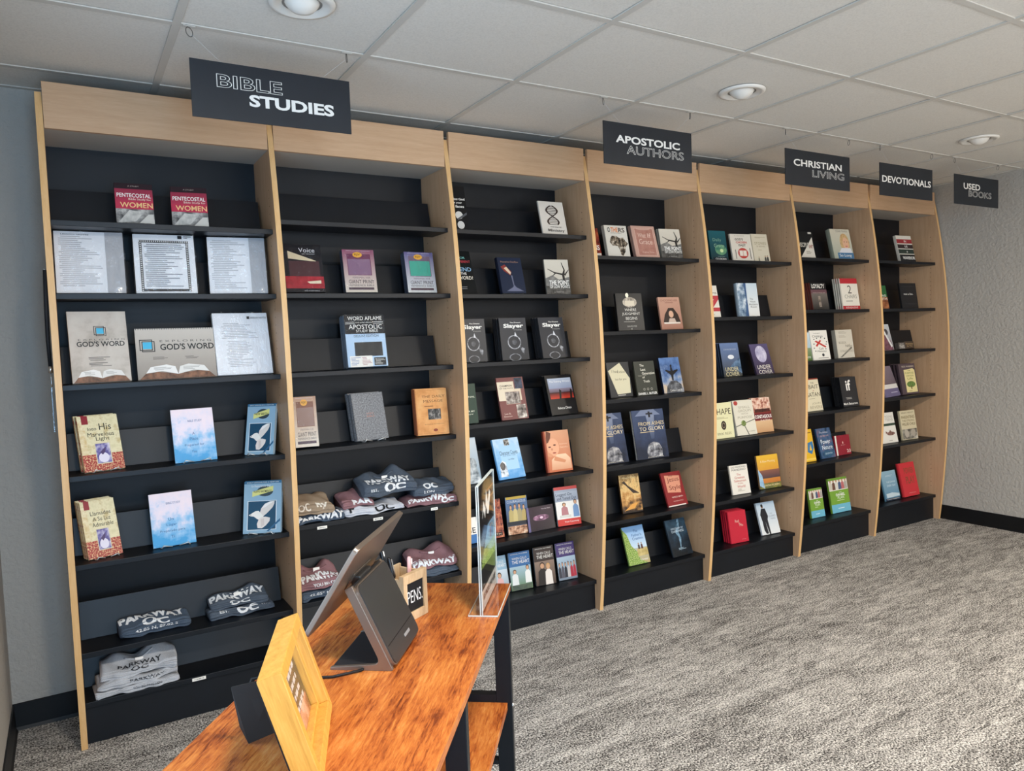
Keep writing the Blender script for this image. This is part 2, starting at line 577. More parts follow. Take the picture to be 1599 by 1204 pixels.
def downlight(x, y, label, lit, aim, group='recessed eyeball downlights'):
    t = thing('recessed_downlight', (x, y, HC - 0.001), label, 'ceiling light', group=group)
    mw = mat('#e4dfd6', 0.4)
    MB().lathe([(0.060, 0.0), (0.0, 0.0)], mat('#8d8880', 0.6), 40, (0, 0, 0.002)).build('recess', t)
    MB().lathe([(0.058, 0.001), (0.060, -0.003), (0.074, -0.004), (0.078, -0.009), (0.094, -0.006), (0.096, 0.0015)], mw, 48).build('trim_ring', t, True)
    # ball with a flat opening on the side it is aimed at
    d = Vector(aim).normalized()
    q = Vector((0, 0, -1)).rotation_difference(d)
    prof = []
    r = 0.056
    for k in range(13):
        a = R_(38 + k * (180 - 38) / 12)
        prof.append((r * math.sin(a), -r * math.cos(a)))
    prof = [(0.030, -r * math.cos(R_(38)) + 0.012), (r * math.sin(R_(36)), -r * math.cos(R_(36)) + 0.001)] + prof
    b = MB().lathe(prof, mw, 36).build('eyeball', t, True)
    b.rotation_euler = q.to_euler()
    b.location = (0, 0, 0.026)
    lens = MB().lathe([(0.031, -0.032), (0.018, -0.034), (0.0, -0.035)], mat_emit('lamp_lens_lit', (1, 0.86, 0.68, 1), 12.0) if lit else mat('#cfcac0', 0.2), 24).build('lamp', b, True)
    if lit:
        L = area_light('lamp_light', Vector((x, y, HC)) + d * 0.075 + Vector((0, 0, -0.01)), d, 0.11, 0.11, LAMP_POWER, LAMP_COLOR, 'DISK', 170)
    return t
LX = [GX + TS * 0.5 + TS * 3 * k for k in range(3)]
LY = GY - TS * 0.5
downlight(LX[0], LY, 'white eyeball downlight in the ceiling above the bible studies sign', False, (0.25, 0.75, -0.7))
downlight(LX[1] + 0.02, LY, 'white eyeball downlight in the ceiling between the apostolic authors and christian living signs', False, (0.5, 0.6, -0.7))
downlight(LX[2] + 0.05, LY, 'white eyeball downlight in the ceiling nearest the right wall', False, (0.5, 0.5, -0.5))
for k, nm in enumerate(('left', 'middle', 'right')):
    disc_light(LX[k], LY - 3 * TS, 'lit round disc light overhead in front of the shelves, %s of its row' % nm)

# ------------------------------------------------------------------ the bookcases
B = 0.78305
PT = 0.0105   # half a panel's thickness
ROWS = {1: [1.893, 1.635, 1.31, .982, .659, .334, .15], 2: [1.935, 1.638, 1.312, .989, .676, .346, .15],
        3: [1.933, 1.636, 1.314, 1.025, .732, .443, .148], 4: [1.835, 1.442, 1.084, .727, .436, .143],
        5: [1.835, 1.505, 1.149, .789, .43, .141], 6: [1.868, 1.54, 1.214, .885, .559, .169], 7: [1.869, 1.54, 1.248, .92, .593, .169]}
def front_y(z):
    d = z - 1.2
    return -0.092 + (0.086 if d > 0 else 0.050) * d * d
prof = [(front_y(2.345 * k / 28), 2.345 * k / 28) for k in range(29)]
prof = prof + [(0.298, 2.345), (0.298, 0.0)]
hole = []
for row_y in (0.035, 0.225):
    for k in range(58):
        hole.append((row_y, 0.24 + k * 0.032))
m_hole = mat('#2c2017', 0.8)
M_EDGE_LIT = wood('maple_edge_band_lit', '#d4a669', '#dcb078', '#e2ba84', (12, 12, 0.8), 0.4)  # same maple; the light on the front edges painted in as a paler, yellower tone
panel_mesh = holes_mesh = edge_mesh = None
def side_panel(parent, x):
    global panel_mesh, holes_mesh, edge_mesh
    if panel_mesh is None:
        p = MB().prism(prof, -PT, PT, M_MAPLE_V, 0).build('side_panel', parent)
        panel_mesh = p.data
        h = MB()
        for (y, z) in hole:
            for sx in (-1, 1):
                c = [(sx * (PT + 0.0003), y + 0.0026 * math.cos(a * math.pi / 3), z + 0.0026 * math.sin(a * math.pi / 3)) for a in range(6)]
                h.face(c, m_hole)
        hh = h.build('shelf_pin_holes', p)
        holes_mesh = hh.data
        e = MB()
        for (a, b) in zip(prof[:28], prof[1:29]):
            e.face([(-PT, a[0] - 0.0006, a[1]), (PT, a[0] - 0.0006, a[1]), (PT, b[0] - 0.0006, b[1]), (-PT, b[0] - 0.0006, b[1])], M_EDGE_LIT)
        ee = e.build('lit_edge_band', p)
        edge_mesh = ee.data
    else:
        p = link('side_panel', panel_mesh, parent)
        hh = link('shelf_pin_holes', holes_mesh, p)
        ee = link('lit_edge_band', edge_mesh, p)
    hh['kind'] = 'stuff'
    p.location = (x, 0, 0)
shelf_mesh = rest_mesh = back_mesh = None
BAYLAB = {1: 'tall maple bookcase bay at the left end, holding study packs and folded shirts',
          2: 'tall maple bookcase bay with bibles above heaped shirts, second from the left',
          3: 'tall maple bookcase bay with film cases on its bottom shelves, third from the left',
          4: 'tall maple bookcase bay under the apostolic authors sign, in the middle of the run',
          5: 'tall maple bookcase bay under the christian living sign, with red books at bottom left',
          6: 'tall maple bookcase bay with two green diet books on its bottom shelf',
          7: 'tall maple bookcase bay at the right end beside the grey wall'}
for i in range(1, 8):
    x0, x1 = (i - 1) * B, i * B
    t = thing('bookcase', (x0, 0, 0), BAYLAB[i], 'bookcase', group='run of seven joined bookcases')
    side_panel(t, 0.0)
    if i == 7:
        side_panel(t, B)
    a, b = PT, B - PT
    MB().box(a, b, 0.272, 0.290, 0.0, 2.24, M_BLACK).build('back_panel', t)
    MB().box(a + 0.0015, b - 0.0015, 0.004, 0.022, 2.219, 2.379, M_MAPLE_H).build('fascia', t, bevel=0.0012)
    MB().box(a, b, 0.022, 0.272, 2.219, 2.236, M_SOFFIT).build('top_board', t)
    for k, z in enumerate(ROWS[i]):
        last = k == len(ROWS[i]) - 1
        if shelf_mesh is None:
            s = MB().box(a, b, 0.0, 0.168, -0.010, 0.010, M_SHELF).build('shelf', t, bevel=0.0015)
            shelf_mesh = s.data
            r = MB().prism([(0.152, 0.010), (0.160, 0.010), (0.190, 0.148), (0.182, 0.149)], a + 0.001, b - 0.012, M_SHELF, 0).build('back_rest', s, bevel=0.001)
            rest_mesh = r.data
        else:
            s = link('shelf', shelf_mesh, t, 0.0015)
            r = link('back_rest', rest_mesh, s, 0.001)
        s.location = (0, 0, z)
        if last:
            MB().box(a, b, 0.018, 0.034, 0.0, z - 0.010, M_BLACK).build('kick_board', t)
def shelf_top(bay, row):
    return ROWS[bay][row - 1] + 0.010
# bay, shelf, x, y, turn, lean, width, height
PLACE = {
'women_a':(1,1,0.282,0.024,-0.8,12.6,0.127,0.157),'women_b':(1,1,0.472,0.033,-4.6,12.4,0.129,0.159),'pack_a':(1,2,0.125,0.044,-2.2,12.6,0.222,0.234),
'pack_b':(1,2,0.377,0.048,-2.7,12.7,0.214,0.234),'pack_c':(1,2,0.640,0.047,-7.2,12.8,0.218,0.234),'explore_a':(1,3,0.140,0.059,4.7,12.2,0.193,0.269),
'explore_b':(1,3,0.398,0.052,-0.7,12.9,0.281,0.199),'pack_d':(1,3,0.649,0.053,1.2,13.5,0.215,0.256),
'marvelous':(1,4,0.129,0.057,13.5,18.6,0.137,0.212),'place':(1,4,0.444,0.052,2.0,14.3,0.154,0.210),'newbirth':(1,4,0.680,0.050,-32.5,18.3,0.118,0.212),
'llamados':(1,5,0.112,0.059,16.9,17.5,0.118,0.215),'lugar':(1,5,0.350,0.070,2.2,15.7,0.155,0.208),
'experiencia':(1,5,0.672,0.041,-25.8,18.6,0.151,0.214),'voice':(2,2,0.913,0.062,-0.9,13.5,0.161,0.211),'kjv_a':(2,2,1.156,0.060,-2.3,11.6,0.142,0.193),
'kjv_b':(2,2,1.445,0.059,1.7,10.4,0.144,0.190),'aflame':(2,3,1.166,0.051,-4.7,11.1,0.178,0.234),'kjv_c':(2,4,0.876,0.034,-8.6,12.1,0.095,0.214),
'greybible':(2,4,1.177,0.065,6.1,13.4,0.154,0.212),'message':(2,4,1.454,0.027,-10.4,9.4,0.150,0.213),'faces':(3,1,1.635,0.052,-3.5,11.7,0.111,0.216),
'dna':(3,1,2.177,0.041,-0.8,14.4,0.148,0.177),'endword':(3,2,1.666,0.055,2.0,18.2,0.122,0.220),'bottle':(3,2,1.929,0.050,0.0,15.0,0.136,0.185),
'point_a':(3,2,2.196,0.053,-10.3,10.7,0.133,0.181),'slayer_a':(3,3,1.699,0.055,-6.6,8.6,0.131,0.207),'slayer_b':(3,3,1.927,0.053,-4.6,9.3,0.147,0.209),
'slayer_c':(3,3,2.164,0.055,-0.7,12.3,0.150,0.210),'green':(3,4,1.636,0.036,-5.3,10.1,0.113,0.189),'photos':(3,4,1.899,0.031,0.0,14.2,0.152,0.210),
'sunset':(3,4,2.203,0.042,4.7,15.7,0.176,0.206),'sketch':(3,5,1.649,0.056,1.1,15.3,0.128,0.222),'character':(3,5,1.881,0.045,4.9,18.2,0.154,0.201),
'baby':(3,5,2.164,0.046,-3.4,11.7,0.150,0.211),'bluefoot':(3,6,1.634,0.062,-3.5,12.3,0.099,0.123),'redvhs':(3,6,1.791,0.073,-2.4,13.0,0.088,0.189),
'courage':(3,6,1.922,0.077,-5.4,8.3,0.120,0.187),'cd':(3,6,2.055,0.065,1.7,10.4,0.165,0.123),'logged':(3,6,2.217,0.056,-6.7,13.3,0.141,0.200),
'heart_a':(3,7,1.824,0.111,-4.2,15.2,0.112,0.182),'heart_b':(3,7,1.943,0.097,-5.0,10.9,0.126,0.189),'heart_c':(3,7,2.083,0.088,-5.1,9.3,0.122,0.195),
'heart_d':(3,7,2.223,0.089,-3.8,11.3,0.119,0.192),'reddark':(4,1,2.422,0.056,-4.5,14.9,0.106,0.156),'others':(4,1,2.596,0.055,-4.4,13.0,0.142,0.176),
'pinkletter':(4,1,2.793,0.050,-5.4,17.0,0.155,0.187),'point_b':(4,1,2.965,0.041,-6.6,12.1,0.140,0.170),
'judgment':(4,2,2.672,0.060,-5.7,8.2,0.169,0.204),'girl':(4,2,2.969,0.060,-2.9,11.1,0.153,0.185),'notepad':(4,3,2.601,0.071,-1.2,12.3,0.150,0.192),
'lastgen':(4,3,2.761,0.044,-2.5,11.1,0.140,0.190),'rockman':(4,3,2.957,0.046,-0.6,13.0,0.148,0.203),'ashes_a':(4,4,2.523,0.064,0.2,13.2,0.216,0.274),
'ashes_b':(4,4,2.802,0.059,-2.6,10.9,0.223,0.274),'eagle':(4,5,2.673,0.091,-5.7,11.5,0.131,0.210),'jesusstyle':(4,5,2.974,0.051,1.3,20.0,0.151,0.196),
'creation':(4,6,2.699,0.074,-1.6,19.0,0.147,0.211),'stormblue':(4,6,3.001,0.048,2.2,20.0,0.155,0.210),'teal':(5,1,3.345,0.052,-3.6,9.8,0.130,0.178),
'fast':(5,1,3.541,0.051,-7.8,12.1,0.154,0.169),'beige':(5,1,3.703,0.048,-5.0,11.5,0.129,0.174),'zed':(5,2,3.282,0.059,-2.0,11.3,0.132,0.190),
'action':(5,2,3.595,0.058,-3.4,8.1,0.164,0.203),'cover_a':(5,3,3.442,0.056,-1.7,11.2,0.149,0.204),'cover_b':(5,3,3.717,0.049,3.2,17.6,0.172,0.193),
'shape':(5,4,3.349,0.044,-3.3,8.0,0.153,0.211),'smallgroups':(5,4,3.543,0.046,-3.5,12.5,0.161,0.212),
'contagious':(5,4,3.715,0.060,-3.8,10.8,0.150,0.215),'salesman':(5,5,3.506,0.064,-5.3,11.5,0.142,0.176),
'goldsky':(5,5,3.774,0.071,-4.9,10.0,0.176,0.208),'red':(5,6,3.464,0.046,-5.6,10.0,0.136,0.190),'suitman':(5,6,3.760,0.060,-4.3,17.4,0.152,0.200),
'disciple':(6,1,4.130,0.054,-3.7,10.4,0.152,0.175),'diaries':(6,1,4.494,0.046,-5.7,13.1,0.181,0.205),'loyalty':(6,2,4.270,0.060,-2.8,10.8,0.150,0.180),
'chairs':(6,2,4.584,0.058,-4.1,8.9,0.166,0.211),'greenfield':(6,3,4.099,0.057,-2.5,8.1,0.131,0.183),'children':(6,3,4.262,0.053,-1.9,10.3,0.167,0.195),
'notes':(6,3,4.521,0.057,-2.1,8.1,0.168,0.190),'bait':(6,4,4.171,0.045,0.1,11.9,0.170,0.213),'if':(6,4,4.567,0.054,-1.7,10.5,0.164,0.201),
'yellow':(6,5,4.112,0.046,0.8,11.2,0.143,0.209),'nature':(6,5,4.327,0.057,0.3,14.8,0.146,0.200),'redsmall':(6,5,4.507,0.071,-1.5,9.2,0.149,0.133),
'daniel_a':(6,6,4.246,0.082,-2.2,9.4,0.129,0.190),'daniel_b':(6,6,4.488,0.079,-2.4,10.0,0.187,0.231),'flag':(7,1,5.219,0.048,-3.5,13.0,0.166,0.193),
'fields':(7,2,4.929,0.061,-1.8,11.6,0.154,0.166),'notafan':(7,2,5.263,0.060,-3.1,8.5,0.183,0.184),'mountain':(7,3,4.976,0.056,0.7,14.5,0.164,0.189),
'jar_a':(7,3,5.155,0.056,-0.9,11.2,0.074,0.048),'jar_b':(7,3,5.248,0.056,-0.6,11.5,0.108,0.052),'purple':(7,4,5.027,0.044,9.7,20.0,0.239,0.223),
'purpose':(7,4,5.262,0.058,-1.2,10.1,0.194,0.222),'fish':(7,5,4.999,0.049,-2.2,12.2,0.170,0.215),'parenting':(7,5,5.251,0.055,-3.5,8.8,0.170,0.211),
'blueslope':(7,6,5.066,0.072,-1.8,13.6,0.164,0.210),'redkids':(7,6,5.288,0.067,-1.6,12.5,0.181,0.244),
}
# ------------------------------------------------------------------ books and cases
# cover artwork in cover fractions (u to the right, v upwards)
def R(u0, v0, u1, v1, m): return ('r', u0, v0, u1, v1, m)
def E(cu, cv, ru, rv, m): return ('e', cu, cv, ru, rv, m)
def P(pts, m): return ('p', pts, m)
def T(s, cu, cv, w, h, m, bold=0.012): return ('t', s, cu, cv, w, h, m, bold)
def L(u0, v0, u1, v1, n, m): return ('l', u0, v0, u1, v1, n, m)
def O(cu, cv, ru, rv, th, m): return ('o', cu, cv, ru, rv, th, m)
def FR(u0, v0, u1, v1, th, m): return ('f', u0, v0, u1, v1, th, m)
def person(cu, v0, h, m, skin='#c99a78', hair='#3a2a20', w=0.10):
    return [P([(cu - w, v0), (cu + w, v0), (cu + w * 0.85, v0 + h * 0.62), (cu + w * 0.3, v0 + h * 0.74), (cu - w * 0.3, v0 + h * 0.74), (cu - w * 0.85, v0 + h * 0.62)], m),
            E(cu, v0 + h * 0.88, w * 0.52, h * 0.15, hair), E(cu, v0 + h * 0.855, w * 0.40, h * 0.115, skin)]

def draw(art, w, h, y, seed=0):
    """print and lettering meshes lying on the plane y (facing -Y)"""
    pr, le = MB(), MB()
    rr = random.Random(seed)
    lay = 0
    for a in art:
        k = a[0]
        lay += 1
        yy = y - 0.00012 - 0.00003 * lay
        def X(u): return (u - 0.5) * w
        def Z(v): return v * h
        if k == 'r':
            _, u0, v0, u1, v1, mm = a
            pr.face([(X(u0), yy, Z(v0)), (X(u1), yy, Z(v0)), (X(u1), yy, Z(v1)), (X(u0), yy, Z(v1))], mat(mm, 0.35), [(0, 0), (1, 0), (1, 1), (0, 1)])
        elif k == 'f':
            _, u0, v0, u1, v1, th, mm = a
            tv = th * w / h
            for q in ((u0, v0, u1, v0 + tv), (u0, v1 - tv, u1, v1), (u0, v0, u0 + th, v1), (u1 - th, v0, u1, v1)):
                pr.face([(X(q[0]), yy, Z(q[1])), (X(q[2]), yy, Z(q[1])), (X(q[2]), yy, Z(q[3])), (X(q[0]), yy, Z(q[3]))], mat(mm, 0.35))
        elif k == 'e':
            _, cu, cv, ru, rv, mm = a
            c = [(X(cu + ru * math.cos(t * math.pi / 10)), yy, Z(cv + rv * math.sin(t * math.pi / 10))) for t in range(20)]
            pr.face(c, mat(mm, 0.35), [(0.5 + 0.5 * math.cos(t * math.pi / 10), 0.5 + 0.5 * math.sin(t * math.pi / 10)) for t in range(20)])
        elif k == 'o':
            _, cu, cv, ru, rv, th, mm = a
            for t in range(20):
                q = []
                for tt, s in ((t, 1), (t + 1, 1), (t + 1, 1 - th), (t, 1 - th)):
                    q.append((X(cu + ru * s * math.cos(tt * math.pi / 10)), yy, Z(cv + rv * s * math.sin(tt * math.pi / 10))))
                pr.face(q, mat(mm, 0.35))
        elif k == 'p':
            _, pts, mm = a
            us, vs = [p[0] for p in pts], [p[1] for p in pts]
            du, dv = max(1e-6, max(us) - min(us)), max(1e-6, max(vs) - min(vs))
            pr.face([(X(u), yy, Z(v)) for u, v in pts], mat(mm, 0.35), [((u - min(us)) / du, (v - min(vs)) / dv) for u, v in pts])
        elif k == 'l':
            _, u0, v0, u1, v1, n, mm = a
            for i in range(n):
                v = v1 - (v1 - v0) * (i + 0.5) / n
                hh = (v1 - v0) / n * 0.22
                s = u0 + (0.06 * (u1 - u0) if rr.random() < 0.5 else 0)
                e = u0 + (u1 - u0) * rr.uniform(0.45, 1.0)
                pr.face([(X(s), yy, Z(v - hh)), (X(e), yy, Z(v - hh)), (X(e), yy, Z(v + hh)), (X(s), yy, Z(v + hh))], mat(mm, 0.5))
        elif k == 't':
            _, s, cu, cv, tw, th, mm, bold = a
            V, F, asp = text_mesh(s, bold)
            le.mesh([(X(cu) + v[0] * tw * w, yy - 0.0002, Z(cv) + v[1] * th * h) for v in V], F, mat(mm, 0.4))
    return pr, le

def make_book(kind, w, h, t, cover, art, root, seed, spine=None):
    """local frame: x across the cover, z up it, y from the front cover (0) to the back (t)"""
    mc = mat(cover, 0.32)
    ms = mat(spine or cover, 0.34)
    hw = w / 2
    if kind in ('pb', 'hb'):
        b = 0.0026 if kind == 'hb' else 0.0007
        ins = 0.004 if kind == 'hb' else 0.0012
        k = MB()
        k.box(-hw, hw, 0, b, 0, h, mc).box(-hw, hw, t - b, t, 0, h, mc)
        # spine, softly rounded
        n = 6
        sp = []
        for i in range(n + 1):
            a = math.pi * i / n
            sp.append((-hw - (0.003 if kind == 'hb' else 0.0008) * math.sin(a), t * i / n))
        poly = sp + [(-hw + b, t), (-hw + b, 0)]
        k.prism([(x, y) for x, y in poly], 0, h, ms, 2)
        k.build('cover', root)
        MB().box(-hw + b + 0.0006, hw - ins, b, t - b, ins, h - ins, M_PAGE).build('page_block', root)
    elif kind == 'dvd':
        MB().box(-hw, hw, 0, t, 0, h, mat(spine or '#17181a', 0.25)).build('case', root, bevel=0.0018)
    elif kind == 'box':
        MB().box(-hw, hw, 0, t, 0, h, ms).build('carton', root, bevel=0.0012)
    elif kind == 'cd':
        MB().box(-hw, hw, 0.0015, t, 0, h, mat('#2b2630', 0.2)).build('case', root, bevel=0.0008)
        MB().box(-hw - 0.0008, hw + 0.0008, -0.0022, -0.0012, 0, h, M_ACRYL).build('clear_lid', root)
    elif kind in ('spiral_top', 'spiral_left'):
        MB().box(-hw, hw, 0, 0.0008, 0, h, mc).box(-hw, hw, t - 0.0012, t, 0, h, mc).build('cover', root)
        MB().box(-hw + 0.001, hw - 0.001, 0.0008, t - 0.0012, 0.001, h - 0.001, M_PAGE).build('page_block', root)
        c = MB()
        n = 34
        r = t / 2 + 0.0028
        for i in range(n):
            f = (i + 0.5) / n
            ring = []
            for q in range(9):
                a = 2 * math.pi * q / 9
                if kind == 'spiral_top':
                    ring.append((-hw + w * f, t / 2 + r * math.cos(a), h - 0.002 + 0.0045 * math.sin(a)))
                else:
                    ring.append((-hw + 0.002 + 0.0045 * math.sin(a), t / 2 + r * math.cos(a), h * f))
            c.tube(ring, 0.0008, mat('#1f2023', 0.4), 4, True)
        sp = c.build('spiral_binding', root)
        sp['kind'] = 'stuff'
    elif kind == 'pack':
        k = MB()
        k.box(-hw, hw, 0, t, 0, h, mat('#eceef2', 0.7))
        k.build('page_block', root, bevel=0.001)
        # loose clear wrap around the stack
        nx, nz = 10, 12
        f = MB()
        rr = random.Random(seed)
        V, F = [], []
        for j in range(nz + 1):
            for i in range(nx + 1):
                edge = min(i, nx - i, j, nz - j)
                V.append((-hw - 0.004 + (w + 0.008) * i / nx, -0.0030 - (rr.uniform(0, 0.0030) if edge else 0.0), -0.0 + (h + 0.004) * j / nz))
        for j in range(nz):
            for i in range(nx):
                q = j * (nx + 1) + i
                F.append((q, q + 1, q + nx + 2, q + nx + 1))
        f.mesh(V, F, M_FILM)
        f.build('clear_wrap', root, True)
    pr, le = draw(art, w, h, 0.0, seed)
    if pr.f:
        pr.build('cover_print', root)
    if le.f:
        le.build('title_lettering', root)

ORD = ['second', 'third', 'fourth', 'fifth']
def short_label(o, label):
    s = o + ' copy behind the ' + label
    for cut in (', front of its leaning row', ', front of its row', ' on the third bookcase'):
        s = s.replace(cut, '')
    w = s.split()
    return ' '.join(w[:16]).rstrip(',')
def copy_parts(src, dst):
    for ch in list(src.children):
        c = ch.copy()
        COL.objects.link(c)
        c.parent = dst
        for g in list(ch.children):
            d = g.copy()
            COL.objects.link(d)
            d.parent = c

def place_book(pid, kind, t, copies, cover, name, label, art, cat='book', spine=None, group=None, wrap=False, lift=0.0):
    bay, row, X, Y, yaw, lean, w, h = PLACE[pid]
    seed = sum(ord(c) * (i + 3) for i, c in enumerate(pid))
    ln = R_(lean)
    zb = shelf_top(bay, row) + t * math.sin(ln) + 0.0004 + lift
    rot = (-ln, 0, R_(yaw))
    g = 'items on shelf %d of bookcase %d' % (row, bay)
    root = thing(name, (X, Y, zb), label, cat, rot, group)
    make_book(kind, w, h, t, cover, art, root, seed, spine)
    if wrap:
        hw = w / 2
        f = MB().box(-hw - 0.0012, hw + 0.0012, -0.0022, t + 0.001, 0, h + 0.002, M_WRAP)
        f.build('clear_wrap', root)
    rr = random.Random(seed)
    for k in range(copies):
        off = (t + 0.0035) * (k + 1) / math.cos(ln)
        r = thing(name, (X - math.sin(R_(yaw)) * off + rr.uniform(-0.002, 0.002), Y + math.cos(R_(yaw)) * off, zb), short_label(ORD[k], label), cat, rot, group)
        copy_parts(root, r)
    return root

def easel(bay, row, X, Y, yaw, w, h, label, color=None, depth=0.075):
    """bent wire stand: two looped feet, a back loop and a lip"""
    mm = color or M_WIRE
    t = thing('wire_easel', (X, Y, shelf_top(bay, row)), label, 'book stand', (0, 0, R_(yaw)))
    r = 0.0021
    b = MB()
    for s in (-1, 1):
        x = s * w * 0.42
        pts = [(s * w * 0.12, depth, 0.0025), (x * 0.8, depth, 0.0025), (x, depth * 0.8, 0.0025), (x, -0.012, 0.0025), (x * 0.95, -0.022, 0.004), (x * 0.85, -0.024, 0.013), (x * 0.6, -0.021, 0.009), (s * w * 0.1, -0.017, 0.004)]
        b.tube(pts, r, mm, 6)
    b.build('foot_loop', t, True)
    k = MB()
    k.tube([(-w * 0.42, 0.004 + depth * 0.3, 0.0028), (-w * 0.36, 0.03 + depth * 0.45, h * 0.45), (-w * 0.25, 0.035 + depth * 0.5, h * 0.6), (w * 0.25, 0.035 + depth * 0.5, h * 0.6), (w * 0.36, 0.03 + depth * 0.45, h * 0.45), (w * 0.42, 0.004 + depth * 0.3, 0.0028)], r, mm, 6)
    k.build('back_loop', t, True)
    return t
W_ = '#f2efe8'
K_ = '#141414'
leaf = 'n#2f5a24#86a83e#d8d9a0@220'
sky_blue = 'c#5d9fd6#a9cdea#efe3e6@14'
fire = 'n#8a2a12#d77a2a#f1c070@120'
photo = 'n#2a2a2c#77736d#d6cfc4@160'
warm_photo = 'n#5a2e1c#b97e58#ecd2b4@110'

def womens(pid, label):
    place_book(pid, 'pb', 0.008, 0, '#2a1c22', 'paperback_book', label, [
        R(0, 0.55, 1, 0.86, 'v#b0394f#8d2f44'), R(0, 0.36, 1, 0.56, '#b8374f'), R(0, 0, 1, 0.36, 'n#4b4a4a#8d8b88#c9c6c0@60'),
        P([(0.05, 0.02), (0.5, 0.05), (0.75, 0.30), (0.35, 0.33)], 'n#a6a49f#cfccc5@40'), P([(0.6, 0.02), (0.98, 0.02), (0.98, 0.24), (0.85, 0.24)], '#c9c5bd'),
        T('PENTECOSTAL', 0.5, 0.70, 0.9, 0.10, W_), T('Bible Study for', 0.65, 0.60, 0.6, 0.065, '#f0d9c8', 0), T('WOMEN', 0.55, 0.46, 0.86, 0.13, '#f0c48a'), T('A STUDY', 0.5, 0.93, 0.3, 0.03, '#b9a9a0', 0)])
womens('women_a', 'crimson and black womens bible study on the top left shelf, left one')
womens('women_b', 'crimson and black womens bible study on the top left shelf, right one')

def pack(pid, label, art, w_art=None):
    place_book(pid, 'pack', 0.022, 0, '#ecebe8', 'wrapped_lesson_pack', label, art, 'paper pack')
pack('pack_a', 'shrink-wrapped stack of printed lesson sheets with crinkled glare at far left', [R(0.73, 0, 1, 1, '#b3b4b8'), L(0.06, 0.1, 0.68, 0.93, 26, '#b9bbc1'), T('LESSON NOTES', 0.3, 0.95, 0.4, 0.02, '#55585e')])
pack('pack_b', 'shrink-wrapped lesson pack with a checkered border around the text', [FR(0.09, 0.03, 0.90, 0.90, 0.045, '#2a2b2e')] +
     [R(0.09 + 0.81 * i / 24, 0.87, 0.09 + 0.81 * (i + 0.5) / 24, 0.895, '#e6e5e2') for i in range(24)] +
     [R(x, 0.04 + 0.83 * i / 26, x + 0.025, 0.04 + 0.83 * (i + 0.5) / 26, '#e6e5e2') for i in range(26) for x in (0.10, 0.865)] +
     [R(0.73, 0.93, 0.80, 0.985, '#2b2d30'), L(0.82, 0.935, 0.97, 0.985, 2, '#55585c'), L(0.17, 0.10, 0.84, 0.84, 22, '#9a9da4')])
pack('pack_c', 'shrink-wrapped stack of lesson sheets with a grey side strip beside the maple panel', [R(0.72, 0, 1, 1, '#b6b7bb'), L(0.05, 0.08, 0.66, 0.95, 28, '#b9bbc1')])
def word_logo(cu, cv, s, a):
    return [FR(cu - s, cv - s * a * 0.75, cu + s * 0.7, cv + s * a * 0.95, s * 0.12, '#2b3034'), FR(cu - s * 0.7, cv - s * a * 0.95, cu + s, cv + s * a * 0.7, s * 0.12, '#2b3034'),
            R(cu - s * 0.55, cv - s * a * 0.5, cu + s * 0.6, cv + s * a * 0.55, '#3fb4dc')]
def open_bible(v, hh):
    return [P([(0.02, 0.0), (0.5, 0.0), (0.5, v * 0.35), (0.25, v * 0.5), (0.10, v * 0.42)], 'n#4a2a1c#8a5b40@90'), P([(0.98, 0.0), (0.5, 0.0), (0.5, v * 0.35), (0.75, v * 0.5), (0.90, v * 0.42)], 'n#4a2a1c#8a5b40@90'),
            P([(0.10, v * 0.42), (0.30, v * 0.55), (0.5, v * 0.30), (0.47, v * 0.85), (0.36, v), (0.16, v * 0.85)], '#e8e6e2'), P([(0.90, v * 0.42), (0.70, v * 0.55), (0.5, v * 0.30), (0.53, v * 0.85), (0.64, v), (0.84, v * 0.85)], '#dfddd8'),
            L(0.20, v * 0.6, 0.44, v * 0.85, 4, '#a5a39f'), L(0.57, v * 0.6, 0.80, v * 0.85, 4, '#a5a39f')]
place_book('explore_a', 'pb', 0.014, 1, '#b9b0a4', 'study_manual', 'tall beige study manual with an open bible and blue square emblem', [R(0, 0, 1, 1, 'n#a89f94#c3bab0#cbc4ba@9')] + open_bible(0.18, 1) + word_logo(0.53, 0.72, 0.105, 0.72) +
           [T('E X P L O R I N G', 0.55, 0.60, 0.80, 0.022, '#4b4b4d', 0), T("GOD'S WORD", 0.53, 0.54, 0.82, 0.075, '#25282b', 0.02), L(0.3, 0.30, 0.7, 0.36, 3, '#6d6964'), L(0.3, 0.22, 0.72, 0.28, 3, '#6d6964')])
place_book('explore_b', 'spiral_top', 0.016, 0, '#b9b0a4', 'flip_chart', 'wide spiral-topped beige flip chart with an open bible', [R(0, 0, 1, 1, 'v#8f867d#c9c1b7')] + open_bible(0.28, 1) + word_logo(0.14, 0.66, 0.095, 1.35) +
           [T('E X P L O R I N G', 0.63, 0.745, 0.66, 0.04, '#4b4b4d', 0), T("GOD'S WORD", 0.645, 0.63, 0.69, 0.125, '#25282b', 0.02), L(0.20, 0.38, 0.45, 0.44, 3, '#6d6964'), L(0.60, 0.38, 0.85, 0.44, 3, '#6d6964')], 'flip chart')
pack('pack_d', 'shrink-wrapped white lesson pack standing right of the flip chart', [R(0.62, 0.90, 0.67, 0.945, '#33363a'), T('SESSION NOTES', 0.83, 0.92, 0.30, 0.03, '#3a3d42'), L(0.14, 0.58, 0.80, 0.84, 10, '#b9bbc1'), L(0.20, 0.12, 0.72, 0.55, 16, '#b9bbc1')])

